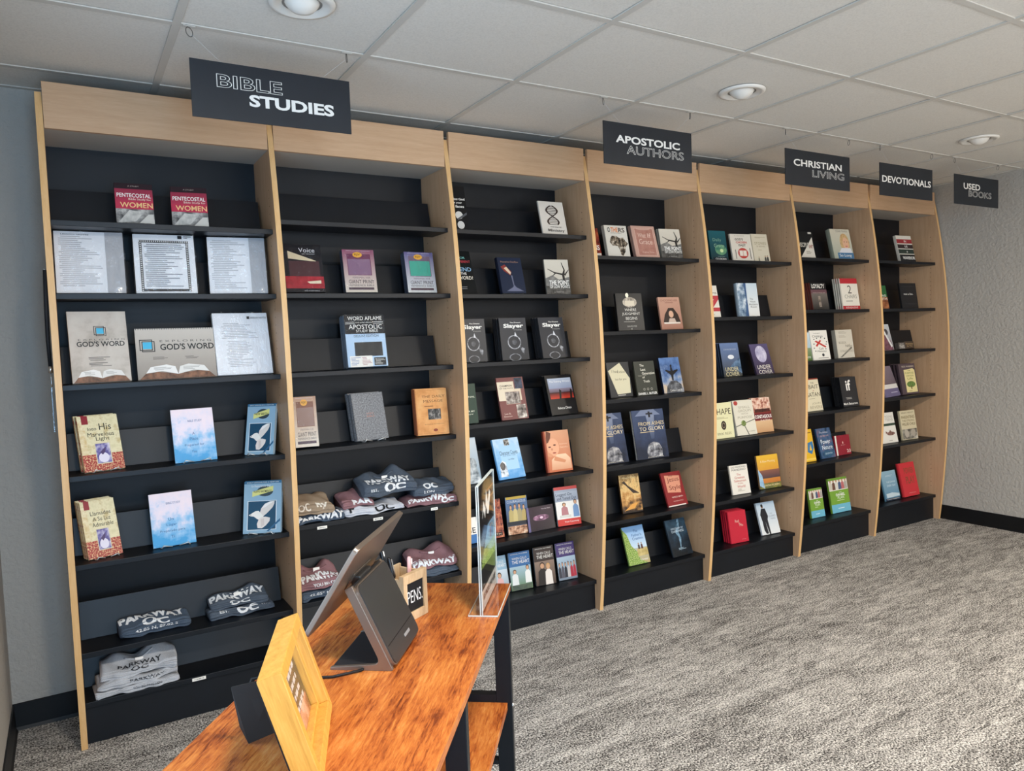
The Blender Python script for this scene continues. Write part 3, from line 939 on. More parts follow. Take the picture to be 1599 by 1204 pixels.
def golden(pid, label, rows):
    art = [R(0, 0, 1, 1, 'n#c8b684#e6ddb8#d8cfa6@70'), R(0, 0, 1, 0.30, 'n#7e1f2c#b8463f#e8d3a0@190'), R(0.0, 0.30, 0.16, 0.9, 'n#d3bb86#ece3c2@120'), R(0.10, 0.85, 0.26, 1.0, '#8e1e2e'),
           R(0.33, 0.12, 0.72, 0.50, '#d9cfae'), R(0.35, 0.135, 0.70, 0.485, 'n#2f2a6a#6f69a8#d6d2e2@60'), E(0.52, 0.23, 0.13, 0.09, '#e3dff0'), P([(0.44, 0.33), (0.60, 0.42), (0.57, 0.33), (0.50, 0.28)], '#4a3a68')]
    for s, cu, cv, w_, h_ in rows:
        art.append(T(s, cu, cv, w_, h_, '#26231c', 0))
    place_book(pid, 'pb', 0.012, 3, '#d8caa0', 'paperback_book', label, art, spine='n#b49c68#e2d6ac#8c3038@160')
golden('marvelous', 'cream and maroon flowered paperback on the fourth shelf of the left bookcase', [('Into', 0.33, 0.76, 0.22, 0.06), ('His', 0.66, 0.79, 0.30, 0.12), ('Marvelous', 0.53, 0.655, 0.66, 0.075), ('Light', 0.56, 0.565, 0.34, 0.09)])
golden('llamados', 'cream and maroon flowered paperback on the fifth shelf of the left bookcase', [('Llamados', 0.55, 0.77, 0.60, 0.07), ('A Su Luz', 0.56, 0.67, 0.52, 0.07), ('Admirable', 0.57, 0.57, 0.62, 0.07)])
def clouds(pid, label, rows):
    art = [R(0, 0, 1, 1, 'c#3f9fd8#8fc0e6#e2dcec#efe0ea@16')] + [T(s, cu, cv, w_, h_, '#2c5a94', 0) for s, cu, cv, w_, h_ in rows]
    place_book(pid, 'pb', 0.009, 0, '#8fbfe2', 'paperback_book', label, art)
clouds('place', 'blue and pink cloud-covered paperback on the fourth shelf of the left bookcase', [('BIBLE STUDY', 0.55, 0.77, 0.34, 0.04), ('A', 0.49, 0.53, 0.06, 0.05), ('Place', 0.49, 0.43, 0.20, 0.055), ('Prepared for', 0.49, 0.31, 0.46, 0.055), ('You', 0.47, 0.19, 0.12, 0.05)])
clouds('lugar', 'blue and pink cloud-covered paperback on the fifth shelf of the left bookcase', [('BIBLE STUDY', 0.55, 0.80, 0.34, 0.04), ('Un', 0.46, 0.50, 0.12, 0.055), ('Lugar', 0.47, 0.39, 0.24, 0.06), ('Preparado para', 0.48, 0.28, 0.58, 0.055), ('Ti', 0.47, 0.17, 0.08, 0.05)])
def dove(pid, label, t1, t2):
    def q(pts): return [(0.12 + 0.74 * a, 0.07 + 0.54 * b) for a, b in pts]
    bird = [P(q([(0.42, 0.56), (0.47, 0.74), (0.60, 0.90), (0.80, 0.98), (0.95, 0.99), (0.94, 0.88), (0.88, 0.76), (0.78, 0.66), (0.68, 0.56), (0.55, 0.46)]), '#e6ddd6'),
            P(q([(0.47, 0.74), (0.60, 0.90), (0.80, 0.98), (0.95, 0.99), (0.80, 0.90), (0.62, 0.78)]), '#f6f2ee'),
            P(q([(0.03, 0.52), (0.12, 0.57), (0.26, 0.65), (0.38, 0.66), (0.46, 0.58), (0.56, 0.46), (0.50, 0.34), (0.40, 0.34), (0.32, 0.38), (0.22, 0.46), (0.10, 0.48)]), W_),
            P(q([(0.40, 0.38), (0.52, 0.44), (0.64, 0.44), (0.80, 0.40), (0.78, 0.28), (0.66, 0.14), (0.52, 0.04), (0.36, 0.05), (0.33, 0.20)]), '#e9dfd8'),
            P(q([(0.46, 0.36), (0.58, 0.38), (0.60, 0.16), (0.48, 0.08)]), '#d8cbc4'), E(0.12 + 0.74 * 0.10, 0.07 + 0.54 * 0.525, 0.012, 0.008, '#2a2a2c')]
    art = [R(0, 0, 1, 1, '#93b6cd'), R(0, 0.95, 1, 1, '#3a6f92'), T('EARLY LESSONS FOR A NEW LIFE', 0.5, 0.975, 0.85, 0.02, W_, 0), E(0.56, 0.80, 0.22, 0.10, '#34444c'), P([(0.22, 0.70), (0.78, 0.80), (0.78, 0.90), (0.22, 0.80)], '#e3e08a'),
           T(t2, 0.50, 0.80, 0.48, 0.045, '#23282a'), R(0.10, 0.06, 0.88, 0.62, '#dfe8ee'), R(0.12, 0.07, 0.86, 0.61, '#1b4a66'), *bird, P([(0.62, 0.03), (0.98, 0.27), (0.98, 0.22), (0.68, 0.03)], '#2a5f86')]
    if t1:
        art.append(T(t1, 0.45, 0.90, 0.5, 0.05, W_, 0))
    place_book(pid, 'pb', 0.010, 1, '#9dbfd4', 'study_booklet', label, art, 'booklet')
dove('newbirth', 'pale blue booklet with a white dove on the fourth shelf of the left bookcase', None, 'NEW BIRTH')
dove('experiencia', 'pale blue booklet with a white dove on the fifth shelf of the left bookcase', 'La Experiencia Del', 'NUEVO NACIMIENTO')
for pid, lab in (('marvelous', 'wire stand under the cream flowered book on the fourth shelf'), ('place', 'wire stand under the cloud-covered book on the fourth shelf'), ('newbirth', 'white wire stand behind the dove booklet on the fourth shelf'),
                 ('llamados', 'wire stand under the cream flowered book on the fifth shelf'), ('lugar', 'wire stand under the cloud-covered book on the fifth shelf'), ('experiencia', 'wire stand under the dove booklet on the fifth shelf'),
                 ('greybible', 'silver wire stand under the grey leather bible')):
    bay, row, X, Y, yaw, lean, w, h = PLACE[pid]
    easel(bay, row, X, Y, yaw, w * 0.8, h, lab)

# second bookcase
place_book('voice', 'box', 0.035, 0, '#1b1518', 'boxed_bible', 'black and dark red boxed bible with a cream wedge, behind the first maple panel', [R(0, 0, 1, 1, '#15131a'), P([(0.12, 0.70), (0.12, 0.86), (0.84, 0.66), (0.84, 0.64)], '#d6c6a4'), R(0.12, 0.33, 0.92, 0.65, '#4a2c30'), R(0, 0.08, 1, 0.33, 'n#8d1f2a#b02c36@40'), P([(0.55, 0.22), (0.92, 0.25), (0.92, 0.18), (0.62, 0.18)], '#e0d2b4'), T('Voice', 0.62, 0.88, 0.42, 0.09, '#d8d8dc', 0), T('NEW TESTAMENT', 0.66, 0.80, 0.34, 0.02, '#c8c8cc', 0), T('THE STORY BIBLE', 0.65, 0.03, 0.4, 0.02, '#c8c8cc', 0)], 'bible', spine='#2a1a1e', wrap=True)
def kjv(pid, label, c1, c2, body, low):
    art = [R(0, 0, 1, 1, 'v%s%s' % (low, c1)), R(0.13, 0.40, 0.88, 0.90, c2), R(0.15, 0.41, 0.86, 0.78, body), E(0.47, 0.88, 0.15, 0.065, '#e2a53a'), T('KJV', 0.47, 0.88, 0.18, 0.055, '#5a3212'), T('KING JAMES VERSION', 0.5, 0.97, 0.75, 0.02, '#d8d2d8', 0),
           T('PERSONAL SIZE', 0.53, 0.345, 0.55, 0.035, '#6a5a62', 0), T('GIANT PRINT', 0.52, 0.25, 0.80, 0.085, '#2f2530', 0), T('REFERENCE BIBLE', 0.52, 0.165, 0.78, 0.04, '#4a4048', 0), R(0.10, 0.06, 0.90, 0.115, '#54414a')]
    place_book(pid, 'box', 0.040, 0, low, 'boxed_bible', label, art, 'bible', spine='#4d5468', wrap=True)
kjv('kjv_a', 'boxed giant print bible with a mauve panel, in the middle of its shelf', '#8d4a66', '#6c3450', '#84647c', '#d6cabb')
kjv('kjv_b', 'boxed giant print bible with a teal panel, beside the maple panel', '#5c5384', '#6f5a6e', '#3f9f8a', '#cfcfcc')
kjv('kjv_c', 'plastic-wrapped giant print bible with a brown panel, half behind the first maple panel', '#b08a70', '#7a4a34', '#8d7066', '#dcd3c4')
place_book('aflame', 'box', 0.045, 1, '#a9c2da', 'boxed_bible', 'large black and light blue boxed study bible alone on its shelf', [R(0, 0, 1, 1, '#adc6de'), R(0, 0.63, 1, 1, '#1c1c1f'), T('WORD AFLAME', 0.52, 0.93, 0.86, 0.075, W_, 0), R(0.03, 0.855, 0.26, 0.862, W_), R(0.72, 0.855, 0.98, 0.862, W_), R(0.03, 0.825, 0.26, 0.832, W_), R(0.72, 0.825, 0.98, 0.832, W_), T('KING JAMES VERSION', 0.49, 0.845, 0.42, 0.026, W_, 0), T('APOSTOLIC', 0.52, 0.765, 0.84, 0.085, W_, 0), T('STUDY BIBLE', 0.55, 0.685, 0.55, 0.05, W_, 0),
           T('DELUXE EDITION', 0.52, 0.59, 0.62, 0.045, '#24282e', 0), R(0.20, 0.20, 0.90, 0.47, '#232527'), R(0.06, 0.0, 0.62, 0.21, '#e6e2da'), L(0.09, 0.03, 0.33, 0.19, 6, '#8d98b4'), L(0.36, 0.03, 0.60, 0.19, 6, '#b48d8d'), R(0.66, 0.02, 0.96, 0.17, '#242628'), L(0.68, 0.03, 0.94, 0.15, 6, '#b8b6b0')], 'bible', spine='#8fa6bd', wrap=True)
place_book('greybible', 'hb', 0.030, 1, 'n#54565a#77797d#8d8f93@180', 'leather_bible', 'mottled grey leather bible leaning on a silver wire stand', [T('HOLY', 0.53, 0.56, 0.22, 0.035, '#b07a6a', 0), T('BIBLE', 0.53, 0.50, 0.24, 0.035, '#b07a6a', 0)], 'bible')
place_book('message', 'hb', 0.032, 1, 'n#c98444#dd9a58#e3a868@14', 'hardcover_book', 'tan orange hardcover with a small dark picture, right end of its shelf', [FR(0.04, 0.03, 0.97, 0.97, 0.006, '#a8642e'), T('THE DAILY', 0.58, 0.83, 0.72, 0.055, '#7a4a22', 0), T('MESSAGE', 0.56, 0.73, 0.60, 0.055, '#7a4a22', 0), L(0.28, 0.60, 0.85, 0.64, 1, '#8f5c30'), R(0.38, 0.33, 0.78, 0.56, 'n#1c1a18#4a4642#a39a90@90'), T('EUGENE PETERSON', 0.56, 0.23, 0.6, 0.02, '#8f5c30', 0), E(0.58, 0.10, 0.07, 0.03, '#8a3a1e')], spine='#b86a44')

# third bookcase
place_book('faces', 'pb', 0.012, 0, '#141416', 'paperback_book', 'black paperback with white letters at the top left of the third bookcase', [T('Seeing God', 0.60, 0.70, 0.72, 0.07, W_, 0.02), T('in your', 0.62, 0.62, 0.4, 0.05, W_, 0.02), T('faces', 0.70, 0.54, 0.40, 0.06, W_, 0.02), E(0.62, 0.34, 0.17, 0.09, '#d8d6d0'), E(0.66, 0.12, 0.16, 0.09, '#d8d6d0'), P([(0.55, 0.22), (0.98, 0.36), (0.98, 0.41), (0.55, 0.27)], '#5a5c60')])
helix = []
for k in range(24):
    v0, v1 = 0.30 + 0.58 * k / 24, 0.30 + 0.58 * (k + 1) / 24
    for s in (1, -1):
        a0, a1 = 0.5 + s * 0.22 * math.sin(1.7 * math.pi * k / 24 + 0.8), 0.5 + s * 0.22 * math.sin(1.7 * math.pi * (k + 1) / 24 + 0.8)
        helix.append(P([(a0 - 0.035, v0), (a0 + 0.035, v0), (a1 + 0.035, v1), (a1 - 0.035, v1)], '#3a2c26'))
    if k % 2 == 0:
        a = 0.22 * abs(math.sin(1.7 * math.pi * k / 24 + 0.8))
        helix.append(R(0.5 - a, v0, 0.5 + a, v0 + 0.016, '#3a2c26'))
place_book('dna', 'pb', 0.010, 0, '#d8d0c4', 'paperback_book', 'pale paperback with a dark helix on the top shelf of the third bookcase', helix + [T('THE DNA OF', 0.56, 0.225, 0.45, 0.03, '#3a322c'), T('Ministry', 0.56, 0.115, 0.66, 0.11, '#6d655c')])
place_book('endword', 'pb', 0.012, 0, '#17191a', 'paperback_book', 'black paperback with red and blue letters behind the second maple panel', [T('FOR', 0.60, 0.84, 0.3, 0.05, '#7ac0b8'), T('DIFFERENT', 0.62, 0.75, 0.66, 0.06, '#b8404a'), T('END', 0.68, 0.57, 0.5, 0.09, '#8fb8d8'), T('THE', 0.56, 0.47, 0.26, 0.05, W_), T('WORD?', 0.62, 0.37, 0.64, 0.08, '#f0e8d8'), L(0.3, 0.10, 0.8, 0.18, 2, '#77797c')])
place_book('bottle', 'hb', 0.024, 0, '#222a3e', 'hardcover_book', 'dark navy hardcover showing a pouring bottle on the third bookcase', [T('Poured to Overflow', 0.5, 0.88, 0.74, 0.05, '#a6806c', 0), P([(0.10, 0.74), (0.28, 0.80), (0.52, 0.60), (0.46, 0.50), (0.22, 0.62)], '#8a3a34'), P([(0.22, 0.70), (0.34, 0.74), (0.50, 0.58), (0.46, 0.52)], '#d8c0a4'), P([(0.48, 0.50), (0.53, 0.50), (0.55, 0.20), (0.52, 0.20)], '#74768a'), P([(0.20, 0.06), (0.92, 0.06), (0.62, 0.17), (0.55, 0.24), (0.48, 0.17)], '#6d7086')], spine='#1a2030')
tree = [P([(0.74, 0.18), (0.82, 0.18), (0.80, 0.55), (0.84, 0.70), (0.72, 0.92), (0.70, 0.91), (0.78, 0.70), (0.72, 0.60), (0.40, 0.64), (0.12, 0.74), (0.12, 0.72), (0.40, 0.60), (0.70, 0.55)], '#2a2624'), P([(0.80, 0.58), (1.0, 0.72), (1.0, 0.70), (0.82, 0.52)], '#2a2624'), P([(0.40, 0.61), (0.28, 0.52), (0.29, 0.51), (0.46, 0.60)], '#2a2624')]
def low_points(pid, label, copies):
    place_book(pid, 'pb', 0.014, copies, '#cfc6b6', 'paperback_book', label, [R(0, 0, 1, 1, 'v#b8b0a2#d8d0c0'), P([(0, 0.22), (0, 0.46), (0.3, 0.55), (0.55, 0.42), (1, 0.50), (1, 0.22)], 'n#5a5854#8d8a84@60'), R(0, 0, 1, 0.24, 'n#2e2c2a#67635d@90')] + tree + [T('THE POINT', 0.55, 0.335, 0.82, 0.13, W_, 0.02), T('OF LOW POINTS', 0.56, 0.215, 0.82, 0.085, W_, 0.01), T('A MEMOIR', 0.5, 0.06, 0.4, 0.03, '#b8b4ac', 0)], spine='#8f8a80')
low_points('point_a', 'grey paperback with a bare tree on the second shelf of the third bookcase', 0)
low_points('point_b', 'grey paperback with a bare tree on the top shelf of the fourth bookcase', 1)
def slayer(pid, label, copies):
    art = [R(0, 0, 1, 1, 'v#2a2b2f#37383d'), T('The Dragon', 0.60, 0.885, 0.40, 0.035, W_, 0.02), T('Slayer', 0.52, 0.80, 0.74, 0.125, W_, 0.03), T('BY THE SWORD', 0.68, 0.71, 0.30, 0.02, '#c8c6c0', 0)]
    art += [O(0.50, 0.42, 0.25, 0.17, 0.14, 'n#3c3d42#9a9ba0#d0d0d4@130'), P([(0.52, 0.56), (0.62, 0.56), (0.56, 0.67)], '#d8d8dc'), P([(0.70, 0.32), (0.86, 0.26), (0.82, 0.12), (0.74, 0.20)], 'n#2b2c30#a4a5aa@120'), O(0.48, 0.06, 0.22, 0.09, 0.18, 'n#3c3d42#a4a5aa@130'), E(0.50, 0.42, 0.09, 0.06, 'n#2d2e33#6c6d72@150')]
    place_book(pid, 'pb', 0.022, copies, '#2b2c30', 'paperback_book', label, art)
slayer('slayer_a', 'charcoal fantasy paperback half hidden, left of the three alike', 1)
slayer('slayer_b', 'charcoal fantasy paperback, middle of the three alike', 2)
slayer('slayer_c', 'charcoal fantasy paperback, right of the three alike', 2)
place_book('green', 'hb', 0.02, 0, '#1d3a2c', 'hardcover_book', 'dark green book mostly hidden behind the second maple panel', [T('JOURNAL', 0.6, 0.66, 0.7, 0.05, '#d8dcc8'), T('FOR MY', 0.66, 0.30, 0.44, 0.045, '#d8dcc8'), T('JOY', 0.66, 0.22, 0.3, 0.04, '#d8dcc8')])
place_book('photos', 'pb', 0.012, 0, '#7a4a46', 'paperback_book', 'brown and cream paperback with three small photographs on the third bookcase', [R(0, 0.45, 0.62, 0.90, '#e2d2b8'), R(0.66, 0.72, 0.95, 0.98, 'n#23262e#4c5468@90'), R(0.60, 0.44, 0.86, 0.72, '#d8c6ac'), R(0.25, 0.36, 0.80, 0.66, 'n#3c3430#8d8078#cfc4b6@90'), R(0.60, 0.02, 0.95, 0.34, 'n#3c3430#8d8078#e3dacb@80'), FR(0.25, 0.36, 0.80, 0.66, 0.012, '#c8a896'), T('CHAMPION', 0.32, 0.80, 0.46, 0.045, '#4a4038'), T('OF THE FAITH', 0.32, 0.74, 0.5, 0.035, '#4a4038', 0), T('Lon R.', 0.24, 0.14, 0.24, 0.04, '#e2c8b8', 0), T('Emerson', 0.24, 0.08, 0.30, 0.035, '#e2c8b8', 0)])
place_book('sunset', 'pb', 0.012, 1, '#151517', 'paperback_book', 'black paperback with a red sunset band on the third bookcase', [R(0.08, 0.66, 0.95, 0.92, 'v#8f98b0#b4bccb'), R(0.08, 0.55, 0.95, 0.66, 'v#5a4650#8a8090'), R(0.08, 0.40, 0.95, 0.56, 'v#c23a26#2b1a1e'), P([(0.40, 0.38), (0.47, 0.38), (0.52, 0.60), (0.45, 0.64)], '#17110f'), P([(0.80, 0.38), (0.88, 0.38), (0.92, 0.60), (0.86, 0.64)], '#17110f'), T('The Evening Witness', 0.52, 0.83, 0.76, 0.06, W_, 0), T('Rebecca Clinton', 0.52, 0.16, 0.5, 0.06, W_, 0)])
place_book('sketch', 'pb', 0.012, 0, '#9fb4c2', 'paperback_book', 'pale blue book with a pencil sketch, behind the second maple panel', [R(0, 0, 1, 1, 'v#7a97ab#d3dde4'), P([(0.3, 0.0), (1, 0.0), (0.9, 0.3), (0.6, 0.5)], 'n#66727a#aab4ba#dfe5e8@80'), E(0.7, 0.42, 0.2, 0.14, 'n#77828a#c8d0d4@90')])
place_book('character', 'hb', 0.016, 0, '#6aa6d8', 'hardcover_book', 'light blue hardcover with a framed title on the third bookcase', [R(0, 0, 1, 1, 'c#5d9fd6#8fbfe4#bfd9ee@20'), R(0.20, 0.22, 0.84, 0.86, '#a9cfec'), R(0.42, 0.82, 0.62, 0.97, photo), P([(0.06, 0.06), (0.36, 0.06), (0.34, 0.40), (0.22, 0.46), (0.10, 0.38)], 'n#6d7a86#d8dde2#f4f4f2@110'), E(0.20, 0.32, 0.10, 0.10, 'n#2a2a2c#7a736c@90'), T('Character Counts', 0.53, 0.64, 0.70, 0.10, '#1c2a3a', 0), T('FOR EVERY AGE', 0.53, 0.565, 0.5, 0.02, '#2c3a4a', 0), T('Lori Niles', 0.58, 0.47, 0.24, 0.035, '#1c2a3a', 0)])
place_book('baby', 'hb', 0.018, 0, '#a34a30', 'hardcover_book', 'orange sepia hardcover with a sleeping infant portrait', [R(0.08, 0, 1, 1, 'v#c4683f#e0a37c'), P([(0.18, 0.05), (0.98, 0.05), (0.96, 0.30), (0.80, 0.42), (0.45, 0.42), (0.22, 0.30)], 'v#d89a74#f0c8a4'), E(0.33, 0.60, 0.24, 0.22, '#e9a882'), P([(0.09, 0.84), (0.12, 1.0), (0.30, 0.95), (0.26, 0.82), (0.16, 0.72), (0.09, 0.70)], '#6a3a28'), E(0.20, 0.61, 0.05, 0.016, '#5a2a1c'), E(0.40, 0.65, 0.055, 0.018, '#5a2a1c'), E(0.28, 0.55, 0.035, 0.03, '#c88462'), E(0.36, 0.46, 0.07, 0.018, '#a4503e'), P([(0.09, 0.40), (0.20, 0.36), (0.30, 0.40), (0.20, 0.46), (0.09, 0.50)], '#d8946c'), P([(0.30, 0.28), (0.72, 0.20), (0.78, 0.26), (0.36, 0.38)], '#d08a62'), T('Journey', 0.75, 0.66, 0.32, 0.045, '#f0c8a8', 0), T('Gently', 0.75, 0.58, 0.32, 0.05, '#f0c8a8', 0)], spine='#7a3020')
place_book('bluefoot', 'dvd', 0.014, 0, W_, 'film_case', 'white and blue case half hidden left of the acrylic sign', [R(0, 0, 1, 1, W_), R(0, 0, 1, 0.34, '#2f6fae'), T('GE', 0.66, 0.5, 0.5, 0.22, '#2c3138')], 'film case')
place_book('redvhs', 'dvd', 0.014, 0, '#7a2c20', 'film_case', 'dark red case standing just right of the acrylic sign', [R(0, 0, 1, 1, 'n#4a1a14#a04a34#c47a52@120'), R(0.1, 0.05, 0.9, 0.14, '#2a1512'), T('FAITH', 0.5, 0.095, 0.6, 0.04, '#d8b89a', 0)], 'film case')
place_book('courage', 'dvd', 0.015, 0, '#2a3a58', 'film_case', 'blue film case with four standing figures', [R(0, 0, 1, 1, 'v#3a3228#4f6f98'), R(0.03, 0.93, 0.97, 1.0, '#b89a3c'), R(0.03, 0.0, 0.97, 0.22, 'n#5a3a2c#c08a68#e2c8ac@120'), R(0.03, 0.24, 0.97, 0.34, '#20242e'), T('COURAGEOUS', 0.5, 0.87, 0.86, 0.07, '#c8cdd4', 0)] + person(0.22, 0.34, 0.44, '#b8a468', w=0.11) + person(0.42, 0.34, 0.46, '#c8b478', w=0.11) + person(0.62, 0.34, 0.46, '#a8986a', w=0.11) + person(0.82, 0.34, 0.42, '#b49c60', w=0.11), 'film case')
place_book('cd', 'cd', 0.010, 0, '#2b2630', 'music_disc_case', 'clear music disc case with a purple nebula picture', [R(0.08, 0.02, 0.98, 0.98, 'v#2c2028#3a2a36'), E(0.50, 0.52, 0.30, 0.12, 'n#4a2f42#8a5c78#c89cb0@60'), E(0.52, 0.52, 0.06, 0.05, '#f0d0e0'), R(0, 0, 0.08, 1, '#6a628a'), T('Nearby Stars', 0.72, 0.86, 0.34, 0.06, '#d0c4cc', 0)], 'disc case')
place_book('logged', 'dvd', 0.015, 0, '#c23a34', 'film_case', 'red, grey and white case with a girl at a desk', [R(0.04, 0.0, 1, 0.17, '#c8342c'), R(0.04, 0.17, 1, 0.62, '#e6e2dc'), R(0.04, 0.62, 1, 0.86, 'v#8f98a8#a8b0bc'), R(0.04, 0.86, 1, 0.92, '#9aa2b0'), R(0.04, 0.92, 1, 1, '#c04844'), T('Logged On', 0.42, 0.79, 0.66, 0.09, '#24303e', 0), T('and Tuned Out', 0.52, 0.70, 0.80, 0.08, '#24303e', 0), T('Vicki Courtney', 0.62, 0.09, 0.6, 0.05, W_, 0)] + person(0.38, 0.24, 0.34, '#b0767a', w=0.15) + person(0.85, 0.20, 0.44, '#6f90b8', w=0.13) + [R(0.15, 0.20, 0.62, 0.27, '#d0ccc4')], 'film case')
def heart(pid, label, top, ppl, ground):
    art = [R(0.03, 0, 0.97, 0.62, ground), R(0.03, 0.62, 0.97, 1, top), T('WHEN CALLS', 0.5, 0.83, 0.66, 0.065, '#d8d4cc', 0), T('THE HEART', 0.55, 0.735, 0.78, 0.085, '#ece8e0', 0), T('ORIGINAL FILM SERIES', 0.5, 0.95, 0.78, 0.025, '#e2ded6', 0)] + ppl
    place_book(pid, 'dvd', 0.015, 0, top, 'film_case', label, art, 'film case')
heart('heart_a', 'light blue film case at the bottom, partly behind the acrylic sign', '#8fb0c4', person(0.55, 0.02, 0.52, '#d8a8a4', w=0.2), 'v#8a98a0#c8d4dc')
heart('heart_b', 'blue film case with a couple picnicking in a meadow', '#2f6498', person(0.24, 0.14, 0.40, '#dfe0dc', w=0.15) + person(0.82, 0.16, 0.46, '#e6e4de', hair='#2a1e18', w=0.14) + [R(0.05, 0.0, 0.95, 0.14, 'n#3f4a44#5a6a50@60')], 'v#5a7a3c#9fb8c4')
heart('heart_c', 'brown film case with an embracing couple', '#3a2e2a', person(0.38, 0.0, 0.58, '#2a2422', w=0.24) + person(0.66, 0.0, 0.54, '#e8ddd2', hair='#c89a5a', w=0.18), 'v#4a3a32#8a7466')
heart('heart_d', 'purple film case with a group of people, right end of the bottom shelf', '#43346a', sum([person(0.12 + 0.15 * k, 0.06, 0.40 + 0.02 * (k % 2), c, w=0.075) for k, c in enumerate(['#3a3a44', '#54525c', '#2c2c34', '#c8c0bc', '#b02a3c', '#b83040'])], []), 'v#7a8694#a8bccb')

# fourth bookcase
place_book('reddark', 'pb', 0.012, 0, '#5a1e1a', 'paperback_book', 'dark red paperback half hidden at the top left of the fourth bookcase', [R(0, 0, 1, 1, 'n#3a1210#7a2a1e#a4502e@50'), T('LESS', 0.66, 0.30, 0.56, 0.18, W_, 0.02), R(0.3, 0.02, 0.98, 0.10, '#d8d0c4')])
africa = [(0.22, 0.60), (0.30, 0.67), (0.50, 0.66), (0.62, 0.60), (0.80, 0.62), (0.88, 0.50), (0.98, 0.44), (0.84, 0.30), (0.80, 0.16), (0.68, 0.03), (0.60, 0.06), (0.55, 0.24), (0.50, 0.34), (0.26, 0.36), (0.16, 0.46)]
place_book('others', 'pb', 0.012, 1, '#d8d2c6', 'paperback_book', 'white paperback with a dark map of a continent on it', [P(africa, 'n#1e1a16#3c342c#8a7a66#d8cfc0@120'), T('O', 0.19, 0.86, 0.12, 0.15, K_, 0.02), T('THE', 0.44, 0.86, 0.32, 0.15, '#d87a34', 0.02), T('RS', 0.76, 0.86, 0.28, 0.15, '#3a2c26', 0.02), T('PROMISE OF AFRICA', 0.5, 0.755, 0.5, 0.025, '#5a4a40', 0)])
place_book('pinkletter', 'pb', 0.012, 1, '#c49c8c', 'paperback_book', 'dusty pink paperback with a swirling script title', [R(0.12, 0.06, 0.92, 0.93, 'n#a87466#b98676@30'), FR(0.12, 0.06, 0.92, 0.93, 0.02, '#d8b4a4'), T('What', 0.40, 0.70, 0.34, 0.14, '#e6c8b8', 0), T('If', 0.72, 0.70, 0.14, 0.14, '#e6c8b8', 0), T('Grace', 0.52, 0.50, 0.56, 0.16, '#e6c8b8', 0), T('Came First', 0.55, 0.17, 0.5, 0.05, '#e0c0b0', 0), E(0.5, 0.90, 0.3, 0.03, '#c8a090')])
place_book('judgment', 'pb', 0.016, 0, '#1d1e20', 'paperback_book', 'black paperback with a glowing lamp above its title', [E(0.52, 0.76, 0.27, 0.14, 'n#4a4440#a89c8c#e8dcc8@30'), R(0.34, 0.66, 0.70, 0.80, '#d8ccb6'), E(0.44, 0.95, 0.06, 0.06, '#fff4dc'), T('WHERE', 0.52, 0.555, 0.44, 0.075, '#e0dcd2', 0), T('JUDGMENT', 0.53, 0.44, 0.68, 0.085, '#e0dcd2', 0), T('BEGINS', 0.53, 0.325, 0.44, 0.075, '#e0dcd2', 0), L(0.18, 0.22, 0.86, 0.25, 1, '#a8a49c'), T('DAVID POE', 0.52, 0.11, 0.36, 0.04, '#c8c4ba', 0), E(0.5, 0.04, 0.02, 0.015, '#c8c4ba')])
place_book('girl', 'pb', 0.012, 0, '#b48470', 'paperback_book', 'dusky pink paperback with a long-haired girl reading', [R(0, 0, 1, 1, 'v#a67460#c69a84'), P([(0.12, 0.22), (0.92, 0.22), (0.84, 0.46), (0.66, 0.66), (0.42, 0.66), (0.22, 0.46)], '#33241e'), E(0.52, 0.47, 0.11, 0.11, '#d8ac90'), P([(0.34, 0.20), (0.72, 0.20), (0.66, 0.34), (0.42, 0.34)], '#c8b0a0'), R(0.14, 0.17, 0.90, 0.22, '#e2d4c6'), T('CHOOSING HER', 0.5, 0.90, 0.80, 0.06, '#8a5446', 0), L(0.3, 0.81, 0.8, 0.84, 1, '#8a5446')])
place_book('notepad', 'pb', 0.012, 0, '#2b2d30', 'paperback_book', 'dark paperback with a cream handwritten page set on its cover', [P([(0.04, 0.76), (0.60, 0.98), (0.97, 0.52), (0.92, 0.10), (0.32, 0.08)], '#d8d0b0'), T('I had', 0.34, 0.74, 0.28, 0.08, '#6a6454', 0), T('a vision', 0.62, 0.72, 0.34, 0.07, '#6a6454', 0), T('but for you', 0.56, 0.50, 0.5, 0.08, '#6a6454', 0), L(0.3, 0.03, 0.9, 0.07, 1, '#c8c4ba')])
place_book('lastgen', 'pb', 0.012, 0, '#33362e', 'paperback_book', 'dark olive paperback with the last generation title', [T('The', 0.38, 0.88, 0.20, 0.07, '#dcd8c8'), T('Last', 0.42, 0.76, 0.24, 0.07, '#dcd8c8'), T('Generation', 0.66, 0.645, 0.62, 0.075, '#dcd8c8'), T('of', 0.40, 0.53, 0.12, 0.055, '#dcd8c8'), T('Truth', 0.52, 0.41, 0.30, 0.07, '#dcd8c8'), T('The Beauty of Truth', 0.34, 0.575, 0.4, 0.03, '#b8b4a4', 0), O(0.36, 0.18, 0.05, 0.035, 0.35, '#a8a498'), O(0.54, 0.18, 0.05, 0.035, 0.35, '#a8a498'), O(0.72, 0.18, 0.05, 0.035, 0.35, '#a8a498'), T('DANIEL L. BUTLER', 0.5, 0.055, 0.92, 0.065, W_, 0.02)])
